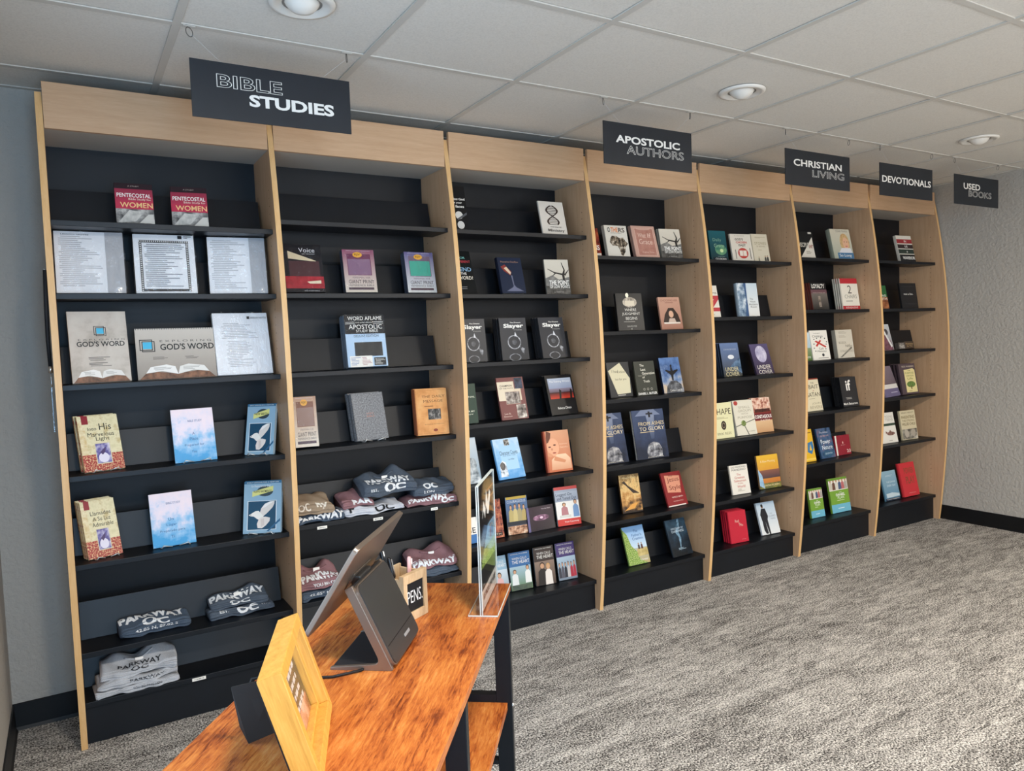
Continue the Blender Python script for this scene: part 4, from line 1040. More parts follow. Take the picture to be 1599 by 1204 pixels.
place_book('rockman', 'pb', 0.014, 0, '#3a4a66', 'paperback_book', 'blue paperback with a man standing arms wide on a rock', [R(0, 0, 1, 1, 'c#c8b49a#7e94b4#3f5c8c#5c7cae@18'), P([(0.12, 0.0), (1.0, 0.0), (0.92, 0.22), (0.70, 0.34), (0.40, 0.33), (0.2, 0.2)], 'n#2b2c30#5a5c60#8d8e90@60')] + [P([(0.50, 0.34), (0.57, 0.34), (0.60, 0.50), (0.86, 0.62), (0.86, 0.66), (0.60, 0.62), (0.58, 0.72), (0.50, 0.72), (0.48, 0.62), (0.24, 0.66), (0.24, 0.62), (0.48, 0.50)], '#17181c'), E(0.54, 0.76, 0.045, 0.04, '#17181c'), T('Carlton Coon Sr.', 0.62, 0.07, 0.62, 0.06, W_, 0)], spine='#20283a')
def ashes(pid, label, copies):
    art = [R(0, 0, 1, 1, 'c#1c2436#2e3a56#3c4a68@8'), P([(0.42, 1.0), (0.72, 1.0), (0.62, 0.40), (0.52, 0.40)], 'v#3c4964#8f98ae'), P([(0.1, 0.88), (0.9, 0.88), (0.7, 1.0), (0.3, 1.0)], '#77819a'), R(0.52, 0.84, 0.58, 0.96, '#1c1c22'), R(0.45, 0.90, 0.66, 0.93, '#1c1c22'),
           P([(0.34, 0.03), (0.80, 0.03), (0.82, 0.18), (0.74, 0.30), (0.58, 0.34), (0.42, 0.30), (0.34, 0.18)], 'n#2c2c30#7a7a80#c4c2c0@80'), T('FROM ASHES', 0.58, 0.715, 0.80, 0.075, '#d8c49a', 0), T('TO GLORY', 0.58, 0.61, 0.78, 0.075, '#e2d2b0', 0), L(0.2, 0.53, 0.98, 0.56, 1, '#c8b490'), T('JOSHUA J. POE', 0.58, 0.025, 0.5, 0.025, '#d8d0c0', 0)]
    place_book(pid, 'spiral_left', 0.014, copies, '#232c42', 'spiral_workbook', label, art, 'workbook')
ashes('ashes_a', 'navy spiral workbook half hidden behind the third maple panel', 0)
ashes('ashes_b', 'navy spiral workbook with a cross in light, fully in view', 0)
place_book('eagle', 'pb', 0.014, 0, '#5a4026', 'paperback_book', 'golden brown paperback with a flying eagle', [R(0, 0, 1, 1, 'c#3a2616#c08a4a#e2bd7c#8a6a3c@26'), P([(0.12, 0.80), (0.30, 0.72), (0.62, 0.50), (0.95, 0.48), (0.70, 0.58), (0.42, 0.70), (0.24, 0.84)], '#33241a'), P([(0.10, 0.06), (0.60, 0.10), (0.80, 0.24), (0.50, 0.22)], '#e2a04a'), R(0, 0, 1, 0.04, '#2a1c12'), T('Wings of Dawn', 0.5, 0.91, 0.7, 0.06, '#f0d8a0', 0), T('A NOVEL', 0.78, 0.36, 0.3, 0.03, '#e8d0a0', 0)])
place_book('jesusstyle', 'pb', 0.012, 0, '#8a2a2c', 'paperback_book', 'dark red paperback with a salmon title block', [P([(0.14, 0.42), (0.80, 0.36), (0.92, 0.86), (0.16, 0.92)], '#d89478'), T('THE', 0.46, 0.88, 0.2, 0.04, '#5a1c1e', 0), T('Jesus', 0.54, 0.76, 0.60, 0.17, '#6a1e20', 0), T('Style', 0.56, 0.52, 0.60, 0.17, '#6a1e20', 0), T('GAYLE D. ERWIN', 0.56, 0.26, 0.56, 0.04, '#f0d8cc'), T('FOREWORD', 0.56, 0.14, 0.5, 0.03, '#e0b8ac', 0), R(0.0, 0.0, 0.9, 0.03, '#e8dcd2')])
place_book('creation', 'pb', 0.012, 0, '#7a9a52', 'paperback_book', 'green and sky blue paperback with two small figures in a field', [R(0, 0, 1, 1, 'v#b8a468#a9cdea'), R(0, 0.42, 1, 1, 'v#c9dcea#7fb0e2'), P([(0, 0), (0, 0.95), (0.18, 0.80), (0.28, 0.5), (0.50, 0.32), (0.56, 0.12), (0.9, 0.0)], leaf), R(0.5, 0.2, 1.0, 0.40, 'n#b09a5c#d8c488@60')] + person(0.62, 0.38, 0.16, '#4a3a3c', w=0.05) + person(0.76, 0.38, 0.17, '#5a3a34', w=0.05) + [T('The', 0.60, 0.86, 0.20, 0.07, '#2f5a98', 0), T("Father's", 0.62, 0.76, 0.46, 0.07, '#2f5a98', 0), T('Creation', 0.64, 0.665, 0.50, 0.07, '#2f5a98', 0), T('A PARABLE', 0.74, 0.10, 0.36, 0.04, W_, 0)])
place_book('stormblue', 'hb', 0.014, 0, '#15202a', 'hardcover_book', 'black hardcover with a pale blue storm light, bottom right of the fourth bookcase', [R(0, 0, 1, 1, 'c#0e141a#1a2a38#2c4658@20'), P([(0.45, 0.12), (0.50, 0.50), (0.40, 0.62), (0.62, 0.98), (0.72, 0.98), (0.56, 0.62), (0.62, 0.48)], 'n#2a465a#8fb4cc@40'), T('KINGDOM OF', 0.52, 0.74, 0.62, 0.05, '#c4d4de', 0), T('DARKNESS', 0.52, 0.665, 0.62, 0.06, '#c4d4de', 0), L(0.35, 0.16, 0.9, 0.22, 2, '#9ab0be')])

# fifth bookcase
place_book('teal', 'pb', 0.012, 1, '#17454c', 'paperback_book', 'dark teal paperback with glowing green script at the top left', [R(0, 0, 1, 1, 'v#14343a#1c5a64'), E(0.62, 0.36, 0.34, 0.18, 'n#2c6a5c#7aa878@20'), E(0.66, 0.33, 0.10, 0.06, '#c8dca4'), T('Daily', 0.46, 0.68, 0.5, 0.13, '#7aa08a', 0), T('Grace', 0.54, 0.50, 0.6, 0.12, '#8ab094', 0), R(0.1, 0, 0.95, 0.10, '#14202c'), T('COLBORN', 0.55, 0.05, 0.62, 0.06, W_, 0), T('FOREWORD', 0.6, 0.13, 0.4, 0.02, '#a8c0b4', 0)])
place_book('fast', 'pb', 0.012, 0, '#d8d0c2', 'paperback_book', 'cream paperback with a red plate, fork and knife', [T("GOD'S", 0.42, 0.80, 0.40, 0.08, '#2c2824', 0.02), T('CHOSEN', 0.52, 0.69, 0.52, 0.08, '#b8342e', 0.02), T('FAST', 0.54, 0.58, 0.34, 0.08, '#2c2824', 0.02), E(0.53, 0.29, 0.25, 0.195, '#b8443c'), R(0.36, 0.19, 0.52, 0.39, '#e2d8ca'), R(0.54, 0.19, 0.70, 0.39, '#e2d8ca'), R(0.16, 0.08, 0.19, 0.42, '#3a342e'), R(0.87, 0.08, 0.90, 0.48, '#3a342e'), T('A GUIDE', 0.45, 0.93, 0.5, 0.03, '#8a8074', 0)])
place_book('beige', 'hb', 0.016, 0, '#cfc6b0', 'hardcover_book', 'beige hardcover with small figures along the foot of its cover', [T('STORIES', 0.52, 0.66, 0.72, 0.09, '#9a8c6c', 0), T('OF REVIVAL', 0.52, 0.55, 0.56, 0.05, '#9a8c6c', 0), L(0.2, 0.84, 0.9, 0.90, 2, '#a89c80'), L(0.3, 0.40, 0.8, 0.44, 1, '#a89c80')] + person(0.30, 0.02, 0.15, '#8a8474', w=0.05) + person(0.70, 0.02, 0.19, '#3a3a3c', w=0.06) + person(0.84, 0.02, 0.20, '#2c2c2e', w=0.06))
place_book('zed', 'pb', 0.012, 0, '#e6e0d4', 'paperback_book', 'white paperback with a big red number two, behind the fourth maple panel', [T('CHAPTER', 0.70, 0.76, 0.5, 0.06, '#7a7468'), R(0.35, 0.56, 1.0, 0.68, '#c0424a'), P([(0.72, 0.56), (1.0, 0.56), (0.62, 0.30), (0.35, 0.30)], '#c0424a'), R(0.35, 0.18, 1.0, 0.30, '#c0424a'), L(0.3, 0.05, 0.9, 0.10, 1, '#a8a296')])
place_book('action', 'hb', 0.026, 0, '#d8dee2', 'hardcover_book', 'silver blue jacketed hardcover, right of the red number two book', [R(0, 0, 0.46, 1, 'n#3c5674#8fa4b8#dfe6ea@22'), P([(0.30, 0), (0.46, 0), (0.44, 0.5), (0.46, 1), (0.34, 1), (0.40, 0.5)], '#3c5a84'), R(0.46, 0, 1, 1, 'v#e6e4de#c9d8e2'), T('The', 0.66, 0.52, 0.16, 0.055, '#5a5a54', 0), T('Next', 0.72, 0.44, 0.26, 0.055, '#5a5a54', 0), T('Action', 0.72, 0.36, 0.42, 0.06, '#5a5a54', 0), T('Room', 0.74, 0.28, 0.30, 0.055, '#5a5a54', 0)], spine='#9fb0bc')
def under(pid, label, copies, top):
    art = [R(0, 0, 1, 1, 'v#3a3a30' + top), P([(0.42, 0.3), (1.0, 0.08), (1.0, 0.55), (0.7, 0.45)], 'n#2c4660#6a86a4@30'), E(0.52, 0.58, 0.17, 0.065, '#dfe3e8'), T('UNDER', 0.48, 0.22, 0.72, 0.12, '#d8cca0', 0), T('COVER', 0.48, 0.075, 0.72, 0.12, '#d8cca0', 0), T('JOHN BEVERE', 0.52, 0.80, 0.7, 0.06, '#a8b4c8', 0)]
    place_book(pid, 'pb', 0.014, copies, '#2f3d54', 'paperback_book', label, art, spine='#26303f')
under('cover_a', 'blue paperback with an oval badge, front of its leaning row', 3, '#6a80aa')
place_book('cover_b', 'pb', 0.014, 0, '#4a3f5c', 'paperback_book', 'violet paperback with a white moon-like oval on the fifth bookcase', [R(0, 0, 1, 1, 'v#3a2f44#5c5478'), E(0.52, 0.66, 0.30, 0.28, 'n#9a94b8#d8d4e4@20'), T('UNDER', 0.50, 0.23, 0.74, 0.13, '#e6e0d4', 0), T('COVER', 0.52, 0.07, 0.74, 0.12, '#e6e0d4', 0)], spine='#2f2838')
place_book('shape', 'pb', 0.012, 0, '#e0dcb0', 'paperback_book', 'pale yellow paperback with a dark thumbprint oval', [T('SHAPE', 0.5, 0.75, 0.86, 0.17, '#3c2c24', 0), L(0.12, 0.54, 0.9, 0.60, 2, '#a8a27c'), E(0.5, 0.36, 0.13, 0.125, '#2c2420'), O(0.5, 0.36, 0.08, 0.08, 0.3, '#8a7c64'), T('ERIK REES', 0.5, 0.13, 0.70, 0.07, '#8a8468', 0)])
place_book('smallgroups', 'pb', 0.014, 1, '#dcd6c4', 'paperback_book', 'cream paperback tied with a printed ribbon and flower', [E(0.16, 0.93, 0.10, 0.065, '#b0443e'), T('SMALL', 0.55, 0.80, 0.58, 0.07, '#a8a08c', 0), T('GROUPS', 0.55, 0.70, 0.66, 0.07, '#a8a08c', 0), T('WITH', 0.52, 0.61, 0.34, 0.05, '#a8a08c', 0), T('PURPOSE', 0.52, 0.51, 0.72, 0.07, '#a8a08c', 0), P([(0.0, 0.27), (0.0, 0.25), (1.0, 0.42), (1.0, 0.44)], '#4a4a40'), P([(0.38, 0.32), (0.42, 0.32), (0.60, 0.0), (0.56, 0.0)], '#4a4a40'), E(0.40, 0.34, 0.12, 0.085, 'n#4a5a2c#8a9a5a@120'), T('Steve Gladen', 0.70, 0.10, 0.4, 0.03, '#8a8270', 0)])
place_book('contagious', 'pb', 0.013, 1, '#8a3a30', 'paperback_book', 'maroon and sand paperback with white band lettering, right of its shelf', [R(0, 0.62, 1, 1, 'n#8a4038#d8a890#ecd8c8@40'), R(0.1, 0.58, 0.95, 0.68, 'n#2c1a18#5a2a24@120'), R(0, 0.36, 1, 0.56, '#6a1e24'), R(0, 0, 1, 0.34, 'v#c4956a#d8b48a'), T('CONTAGIOUS', 0.52, 0.455, 0.92, 0.10, W_, 0.02), T('FAITH', 0.6, 0.345, 0.5, 0.045, '#e8d8c8', 0)])
place_book('salesman', 'pb', 0.012, 0, '#e6e0d4', 'paperback_book', 'white paperback with red script title on the fifth shelf', [T('OG MANDINO', 0.5, 0.93, 0.82, 0.06, '#5a5650', 0), T('MANDINO', 0.5, 0.84, 0.78, 0.07, '#5a5650', 0), T('The', 0.46, 0.67, 0.22, 0.075, '#c04a40', 0), T('Greatest', 0.5, 0.57, 0.56, 0.085, '#c04a40', 0), T('Salesman', 0.5, 0.46, 0.66, 0.085, '#c04a40', 0), T('in the', 0.5, 0.37, 0.28, 0.05, '#c04a40', 0), T('World', 0.52, 0.26, 0.44, 0.09, '#c04a40', 0), L(0.3, 0.09, 0.7, 0.19, 3, '#a89c8c')])
place_book('goldsky', 'pb', 0.014, 0, '#8a6a4a', 'paperback_book', 'golden sunset paperback on the fifth shelf, beside the maple panel', [R(0, 0, 1, 1, 'v#b8603a#e8b83c'), R(0, 0.30, 1, 0.55, 'v#4a3e44#8a5a4a'), R(0, 0, 1, 0.16, 'n#4a5236#8a8440@40'), P([(0.0, 0.1), (0.22, 0.0), (0.16, 0.4), (0.0, 0.6)], 'n#7aa4c4#b8d0e0@20'), T('A New Morning', 0.5, 0.80, 0.7, 0.09, '#f4e0b0', 0), T('LINDA MOREN', 0.55, 0.09, 0.72, 0.055, '#f0dca8', 0)])
place_book('red', 'hb', 0.015, 3, '#c02438', 'hardcover_book', 'bright red hardcover with small silver letters, front of its leaning row', [T('Red', 0.46, 0.68, 0.22, 0.09, '#d8b8a8', 0), T('to', 0.58, 0.60, 0.10, 0.05, '#d8b8a8', 0), T('Me', 0.68, 0.54, 0.20, 0.08, '#d8b8a8', 0), L(0.6, 0.08, 0.95, 0.10, 1, '#e08a90')])
place_book('suitman', 'pb', 0.014, 0, '#d4dade', 'paperback_book', 'pale grey paperback with a tall man in a dark suit', [R(0, 0, 1, 1, 'v#e2e4e2#b4c8d8'), P([(0.16, 0.14), (0.24, 0.02), (0.36, 0.02), (0.32, 0.40), (0.40, 0.0), (0.48, 0.0), (0.46, 0.45), (0.52, 0.55), (0.44, 0.80), (0.22, 0.80), (0.12, 0.62), (0.16, 0.42)], '#22242a'), E(0.30, 0.87, 0.06, 0.06, '#8a6a54'), E(0.30, 0.90, 0.06, 0.045, '#1c1a18'), T('THE', 0.70, 0.62, 0.14, 0.04, '#8a94a0', 0), T('GUARD', 0.74, 0.54, 0.36, 0.06, '#8a94a0', 0), T('MAN', 0.76, 0.46, 0.24, 0.05, '#8a94a0', 0)])

# sixth bookcase
place_book('disciple', 'pb', 0.014, 0, '#17181a', 'paperback_book', 'black paperback with a white triangle at the top of the sixth bookcase', [P([(0.10, 0.0), (0.98, 0.0), (0.92, 0.80)], '#d8d2c6'), T('DISCIPLE', 0.36, 0.50, 0.60, 0.17, '#c8c2b6', 0.02), T('SHIFT', 0.80, 0.44, 0.26, 0.13, '#8a3a34', 0.02), L(0.45, 0.16, 0.85, 0.28, 3, '#8a8478'), R(0.72, 0.92, 0.92, 0.99, '#c8c4ba')])
place_book('diaries', 'hb', 0.034, 0, '#b8b4a4', 'hardcover_book', 'jacketed hardcover with a smiling blonde woman', [R(0, 0, 1, 1, 'v#a8ac9c#cfc8b4'), T('DEAR MAMA', 0.6, 0.93, 0.6, 0.07, '#8a867a', 0), E(0.66, 0.54, 0.24, 0.32, 'n#b08a5c#d8b884@40'), E(0.70, 0.52, 0.15, 0.20, '#dcae8e'), E(0.64, 0.57, 0.025, 0.014, '#3a2c26'), E(0.77, 0.57, 0.025, 0.014, '#3a2c26'), E(0.72, 0.42, 0.06, 0.022, '#c87a70'), P([(0.28, 0.2), (0.95, 0.2), (0.9, 0.36), (0.45, 0.36)], '#d8d8dc'), R(0.2, 0, 1, 0.20, '#4a7498'), T('So Long', 0.58, 0.10, 0.6, 0.12, W_, 0)], spine='#8f9484')
place_book('loyalty', 'pb', 0.014, 3, '#3a3236', 'paperback_book', 'dusky paperback with bold white title, front of its leaning row', [R(0, 0, 1, 1, 'v#2a2826#8a8078'), R(0, 0.72, 1, 1, '#1c1a1c'), R(0, 0.60, 1, 0.74, '#6a4a50'), R(0.40, 0.10, 0.55, 0.50, 'n#5a5048#b8a898@60'), T('LOYALTY', 0.5, 0.87, 0.80, 0.16, W_, 0.02), T('THE REACH OF THE NOBLE HEART', 0.5, 0.62, 0.8, 0.03, '#c8b8b0', 0)], spine='#7a4038')
place_book('chairs', 'hb', 0.013, 3, '#e6e0d2', 'hardcover_book', 'white and red hardcover with a big numeral two, front of its leaning row', [R(0, 0.83, 1, 1, '#b83038'), R(0, 0, 1, 0.11, '#b83038'), T('2', 0.50, 0.64, 0.22, 0.26, '#54504a', 0), T('CHAIRS', 0.53, 0.41, 0.70, 0.12, '#8a867c', 0), L(0.18, 0.24, 0.9, 0.29, 1, '#8a867c'), T('BOB BEAUDINE', 0.52, 0.055, 0.7, 0.06, '#f0d8d0', 0)], spine='#d8d0c0')
place_book('greenfield', 'pb', 0.012, 0, '#7a9a4a', 'paperback_book', 'green meadow paperback half hidden behind the fifth maple panel', [R(0, 0, 1, 1, 'v#4a6a2c#b8c4a8'), R(0, 0.45, 1, 1, 'v#a9c4d0#c8d8e0'), T('GUIDE', 0.66, 0.12, 0.5, 0.07, W_, 0)])
place_book('children', 'pb', 0.012, 0, '#ece8de', 'paperback_book', 'white paperback with a red cross and scattered small drawings', [T('THE BEST', 0.40, 0.90, 0.4, 0.03, '#5a5650', 0), T('Children', 0.42, 0.80, 0.60, 0.075, '#3a3632', 0), T("Cult", 0.54, 0.38, 0.26, 0.075, '#3a3632', 0), T('Ministry', 0.56, 0.28, 0.52, 0.075, '#3a3632', 0), P([(0.22, 0.62), (0.30, 0.66), (0.86, 0.44), (0.80, 0.40)], '#c03a34'), P([(0.24, 0.48), (0.32, 0.44), (0.60, 0.64), (0.54, 0.68)], '#c03a34'), E(0.6, 0.16, 0.07, 0.05, '#3a3a3c'), L(0.3, 0.04, 0.9, 0.08, 1, '#8a867c')] + [E(u, v, 0.035, 0.018, c) for u, v, c in ((0.2, 0.7, '#3a3a3c'), (0.36, 0.73, '#5a5a5c'), (0.6, 0.74, '#3a3a3c'), (0.82, 0.72, '#4a4a4c'), (0.9, 0.6, '#3a3a3c'), (0.86, 0.52, '#5c5a58'), (0.16, 0.54, '#3a3a3c'), (0.14, 0.4, '#4a4a4c'), (0.8, 0.36, '#3a3a3c'), (0.2, 0.3, '#4a4a4c'))])
place_book('notes', 'pb', 0.030, 0, '#cfc8b8', 'paperback_book', 'beige thick paperback with a grey quill on the sixth bookcase', [L(0.15, 0.86, 0.9, 0.95, 3, '#a8a090'), L(0.15, 0.72, 0.9, 0.80, 2, '#a8a090'), T('BIG BOOK', 0.36, 0.54, 0.44, 0.08, '#8a8474', 0), T('of', 0.72, 0.46, 0.14, 0.06, '#8a8474', 0), T('Note', 0.72, 0.42, 0.4, 0.09, '#7a7466', 0), T('STRATEGIES', 0.56, 0.24, 0.8, 0.075, '#9a9484', 0), P([(0.12, 0.02), (0.22, 0.02), (0.92, 0.34), (0.84, 0.38)], 'n#6a665c#8d897e@60')], spine='#a8a294')
place_book('bait', 'pb', 0.014, 0, '#ddd3b6', 'paperback_book', 'cream paperback with the bait title, behind the fifth maple panel', [R(0, 0.96, 1, 1, '#8a3a2c'), T('THE', 0.62, 0.86, 0.2, 0.05, '#4a4236', 0), T('BAIT', 0.66, 0.74, 0.56, 0.12, '#4a4236', 0), T('of', 0.62, 0.62, 0.10, 0.045, '#a8503c', 0), T('SATAN', 0.60, 0.50, 0.76, 0.13, '#4a4236', 0), L(0.3, 0.36, 0.9, 0.39, 1, '#a89c80'), T('JOHN', 0.66, 0.22, 0.5, 0.075, '#a89c80', 0), T('BEVERE', 0.62, 0.11, 0.72, 0.085, '#a89c80', 0)])
place_book('if', 'pb', 0.014, 3, '#2c2d30', 'paperback_book', 'charcoal paperback with a white two-letter title, front of its leaning row', [T('if', 0.48, 0.72, 0.30, 0.36, W_, 0.02), L(0.22, 0.24, 0.85, 0.32, 2, '#a4a29c'), T('Mark Batterson', 0.46, 0.10, 0.86, 0.075, W_, 0.01)], spine='#1c1d20')
place_book('yellow', 'pb', 0.012, 0, '#e2b22c', 'paperback_book', 'bright yellow paperback with a blue star shape, behind the fifth maple panel', [P([(0.5, 0.30), (0.78, 0.22), (0.98, 0.42), (0.94, 0.62), (0.6, 0.58)], '#3a78a8'), P([(0.66, 0.34), (0.82, 0.34), (0.76, 0.54)], '#e8c040'), R(0.3, 0.04, 1, 0.10, '#f0cc5c'), L(0.35, 0.80, 0.95, 0.92, 2, '#8a6414')])
place_book('nature', 'pb', 0.014, 0, '#2c4a6a', 'paperback_book', 'blue paperback with white script title on the sixth bookcase', [R(0, 0, 1, 1, 'n#1c2c44#3a5c80#6a5a70@24'), T('The Hidden', 0.5, 0.86, 0.6, 0.06, '#c8c8d4', 0), T('SECRET OF', 0.5, 0.74, 0.6, 0.05, '#c8a8a8', 0), T('Power', 0.5, 0.55, 0.66, 0.15, '#e6eef4', 0), T('Nature', 0.54, 0.36, 0.72, 0.14, '#e6eef4', 0), R(0.2, 0.06, 0.86, 0.24, '#2f5470'), T('GROWTH', 0.54, 0.15, 0.5, 0.06, '#b8ccd8', 0)])
place_book('redsmall', 'hb', 0.018, 0, '#8a2230', 'gift_book', 'small dark red gift book lying wide, right of the blue script book', [R(0, 0, 0.10, 1, '#e2dcd0'), E(0.5, 0.62, 0.035, 0.06, '#e0b8b0'), T('BY FAITH', 0.5, 0.50, 0.28, 0.04, '#d8a8a4', 0), T('2:3', 0.84, 0.18, 0.24, 0.16, '#e8d8d0')])
def plan(pid, label):
    ppl = sum([person(0.10 + 0.16 * k, 0.66, 0.30, c, hair=hc, w=0.085) for k, (c, hc) in enumerate((('#c8c0b0', '#5a4030'), ('#6a4a3c', '#2a1c16'), ('#d8d4c8', '#8a6a44'), ('#4a5a7a', '#3a2a20'), ('#b86a6a', '#7a5434'), ('#a8a49a', '#3a3028')))], [])
    place_book(pid, 'pb', 0.016, 0, '#76a03a', 'paperback_book', label, [R(0, 0.64, 1, 0.94, '#e8e2d8')] + ppl + [R(0, 0.94, 1, 1, '#6a9434'), R(0, 0.24, 1, 0.64, '#76a03a'), R(0, 0, 1, 0.24, '#6fb4cc'), T('THE', 0.55, 0.575, 0.14, 0.03, W_, 0), T('DANIEL', 0.55, 0.51, 0.48, 0.075, W_, 0.02), T('PLAN', 0.55, 0.425, 0.34, 0.075, '#e8f0d8', 0), L(0.3, 0.33, 0.8, 0.36, 1, '#d8e8b8'), L(0.3, 0.10, 0.8, 0.14, 1, '#e2f0f4')])
plan('daniel_a', 'green and blue diet paperback, smaller of the two')
plan('daniel_b', 'green and blue diet paperback, larger of the two')

# seventh bookcase
place_book('flag', 'pb', 0.022, 0, '#e0dacd', 'paperback_book', 'red, white and black banded paperback at the top of the last bookcase', [R(0, 0.70, 1, 0.86, '#9a3438'), R(0, 0.50, 1, 0.66, '#3a2c2c'), R(0, 0.30, 1, 0.47, '#2f3a34'), R(0, 0, 1, 0.27, '#1c1c1e'), T('IN', 0.55, 0.78, 0.14, 0.08, W_), T('US', 0.55, 0.58, 0.18, 0.08, W_), T('A', 0.55, 0.38, 0.08, 0.08, W_), T('WARRIOR', 0.58, 0.14, 0.8, 0.12, W_, 0.02)])
place_book('fields', 'pb', 0.014, 0, '#2f6a3c', 'paperback_book', 'green and brown paperback half hidden behind the sixth maple panel', [R(0, 0, 1, 0.5, 'n#6a3a24#b8764a@30'), R(0, 0.5, 1, 1, '#2c6438'), T('MENS', 0.62, 0.56, 0.6, 0.10, W_, 0), T('FAITH', 0.66, 0.42, 0.6, 0.10, W_, 0)])
place_book('notafan', 'pb', 0.014, 0, '#202124', 'paperback_book', 'matte black paperback with tiny white words on the last bookcase', [T('not a fan.', 0.48, 0.57, 0.56, 0.075, W_, 0), E(0.5, 0.86, 0.42, 0.012, '#3a3b3e'), E(0.56, 0.18, 0.4, 0.012, '#3a3b3e')])
place_book('mountain', 'pb', 0.012, 0, '#b8b4b8', 'paperback_book', 'grey and mauve paperback half hidden on the third shelf of the last bookcase', [R(0, 0, 1, 1, 'v#8a8488#c8ccd0'), P([(0.2, 0.0), (0.95, 0.0), (0.9, 0.35), (0.55, 0.6), (0.3, 0.3)], 'n#5a3a44#8a5a68@40'), E(0.7, 0.70, 0.14, 0.12, '#4a4448'), P([(0.4, 0.9), (0.5, 0.95), (0.95, 0.15), (0.85, 0.1)], '#e2e0de')])
place_book('jar_a', 'box', 0.03, 0, '#5a5450', 'pocket_book', 'tiny grey pocket book on the third shelf of the last bookcase', [R(0.1, 0.1, 0.9, 0.6, 'n#6a6460#c8c2b8@120'), T('PRAY', 0.5, 0.75, 0.6, 0.15, '#d8d0c4', 0)], 'book')
place_book('jar_b', 'box', 0.03, 0, '#4a3c30', 'pocket_book', 'tiny brown pocket book next to the tiny grey one', [T('Promises', 0.5, 0.68, 0.8, 0.22, '#c8a878', 0), T('for You', 0.5, 0.36, 0.6, 0.20, '#c8a878', 0)], 'book')
place_book('purple', 'pb', 0.012, 0, '#7a7290', 'paperback_book', 'lavender paperback sliding low behind the sixth maple panel', [R(0, 0, 1, 0.26, '#6a6488'), R(0, 0.26, 1, 0.40, '#e0dcd8'), R(0, 0.40, 1, 1, 'v#6a5c64#8a7c88'), L(0.4, 0.10, 0.9, 0.16, 1, '#b8b4cc')])
place_book('purpose', 'hb', 0.022, 2, '#54464c', 'hardcover_book', 'mauve brown hardcover with a cream label and green tree, front of its row', [T('RICK WARREN', 0.56, 0.91, 0.72, 0.05, '#d8ccb8', 0), P([(0.28, 0.06), (0.94, 0.06), (0.94, 0.78), (0.84, 0.84), (0.28, 0.80)], '#e2d49a'), T('THE', 0.6, 0.77, 0.16, 0.03, '#5a6a34', 0), T('PURPOSE', 0.6, 0.69, 0.52, 0.06, '#7a8444', 0), T('DRIVEN', 0.6, 0.60, 0.44, 0.055, '#7a8444', 0), T('Life', 0.6, 0.51, 0.32, 0.07, '#6a7a3c', 0), E(0.60, 0.32, 0.26, 0.10, 'n#4a6a34#7a944c@120'), R(0.57, 0.16, 0.63, 0.28, '#6a5a34'), L(0.4, 0.09, 0.8, 0.12, 1, '#8a7c4c')], spine='#3c3036')
place_book('fish', 'pb', 0.012, 0, '#e2ded4', 'paperback_book', 'white paperback with a drawn fish and dark green band', [T('YOUNG', 0.66, 0.86, 0.5, 0.08, '#a8a296', 0), T('TEENS', 0.66, 0.76, 0.5, 0.08, '#a8a296', 0), R(0, 0.56, 1, 0.64, '#3a4a3c'), E(0.62, 0.30, 0.26, 0.06, 'n#5a3f38#9a7468@120'), P([(0.30, 0.30), (0.42, 0.34), (0.30, 0.40)], '#7a564c'), P([(0.5, 0.34), (0.7, 0.35), (0.6, 0.42)], '#7a564c'), L(0.4, 0.05, 0.9, 0.10, 1, '#a8a296')])
place_book('parenting', 'pb', 0.016, 0, '#cfc3a2', 'paperback_book', 'tan paperback with two portrait photographs along its foot', [T('WHAT ABOUT', 0.5, 0.92, 0.8, 0.05, '#6a5f48', 0), T('PARENTING', 0.5, 0.77, 0.86, 0.10, '#7a6a4a', 0.01), T('THE STRONG', 0.5, 0.65, 0.8, 0.07, '#7a6a4a', 0), T('WILLED CHILD', 0.5, 0.53, 0.86, 0.09, '#6a5c40', 0.01), R(0.02, 0.02, 0.98, 0.36, 'n#3a3632#8a8478#c8c2b4@50'), E(0.30, 0.20, 0.14, 0.13, '#b0a698'), E(0.74, 0.22, 0.14, 0.13, '#a89e90')])
place_book('blueslope', 'pb', 0.014, 0, '#6a9ab4', 'paperback_book', 'steel blue paperback leaning on the bottom shelf of the last bookcase', [R(0, 0, 1, 1, 'v#5a86a4#8fb0c0'), R(0, 0.0, 1, 0.08, '#1c2c44'), P([(0.1, 0.10), (0.98, 0.12), (0.98, 0.2), (0.5, 0.26), (0.1, 0.24)], '#c4d4dc'), T('THE DIVINE', 0.56, 0.62, 0.6, 0.06, '#cfe0e8', 0), T('EVERY DAY', 0.56, 0.50, 0.6, 0.07, '#cfe0e8', 0), L(0.25, 0.80, 0.85, 0.86, 2, '#b8ccd8'), T('Francis Frangipane', 0.5, 0.045, 0.82, 0.045, W_, 0)])
place_book('redkids', 'hb', 0.022, 0, '#c8343c', 'hardcover_book', 'tall bright red hardcover with brown title letters on the last bookcase', [T('POWER', 0.58, 0.76, 0.62, 0.18, '#8a4a34', 0.02), T('PLAY', 0.58, 0.48, 0.58, 0.22, '#8a4a34', 0.02), L(0.3, 0.08, 0.8, 0.11, 1, '#e08a88')])
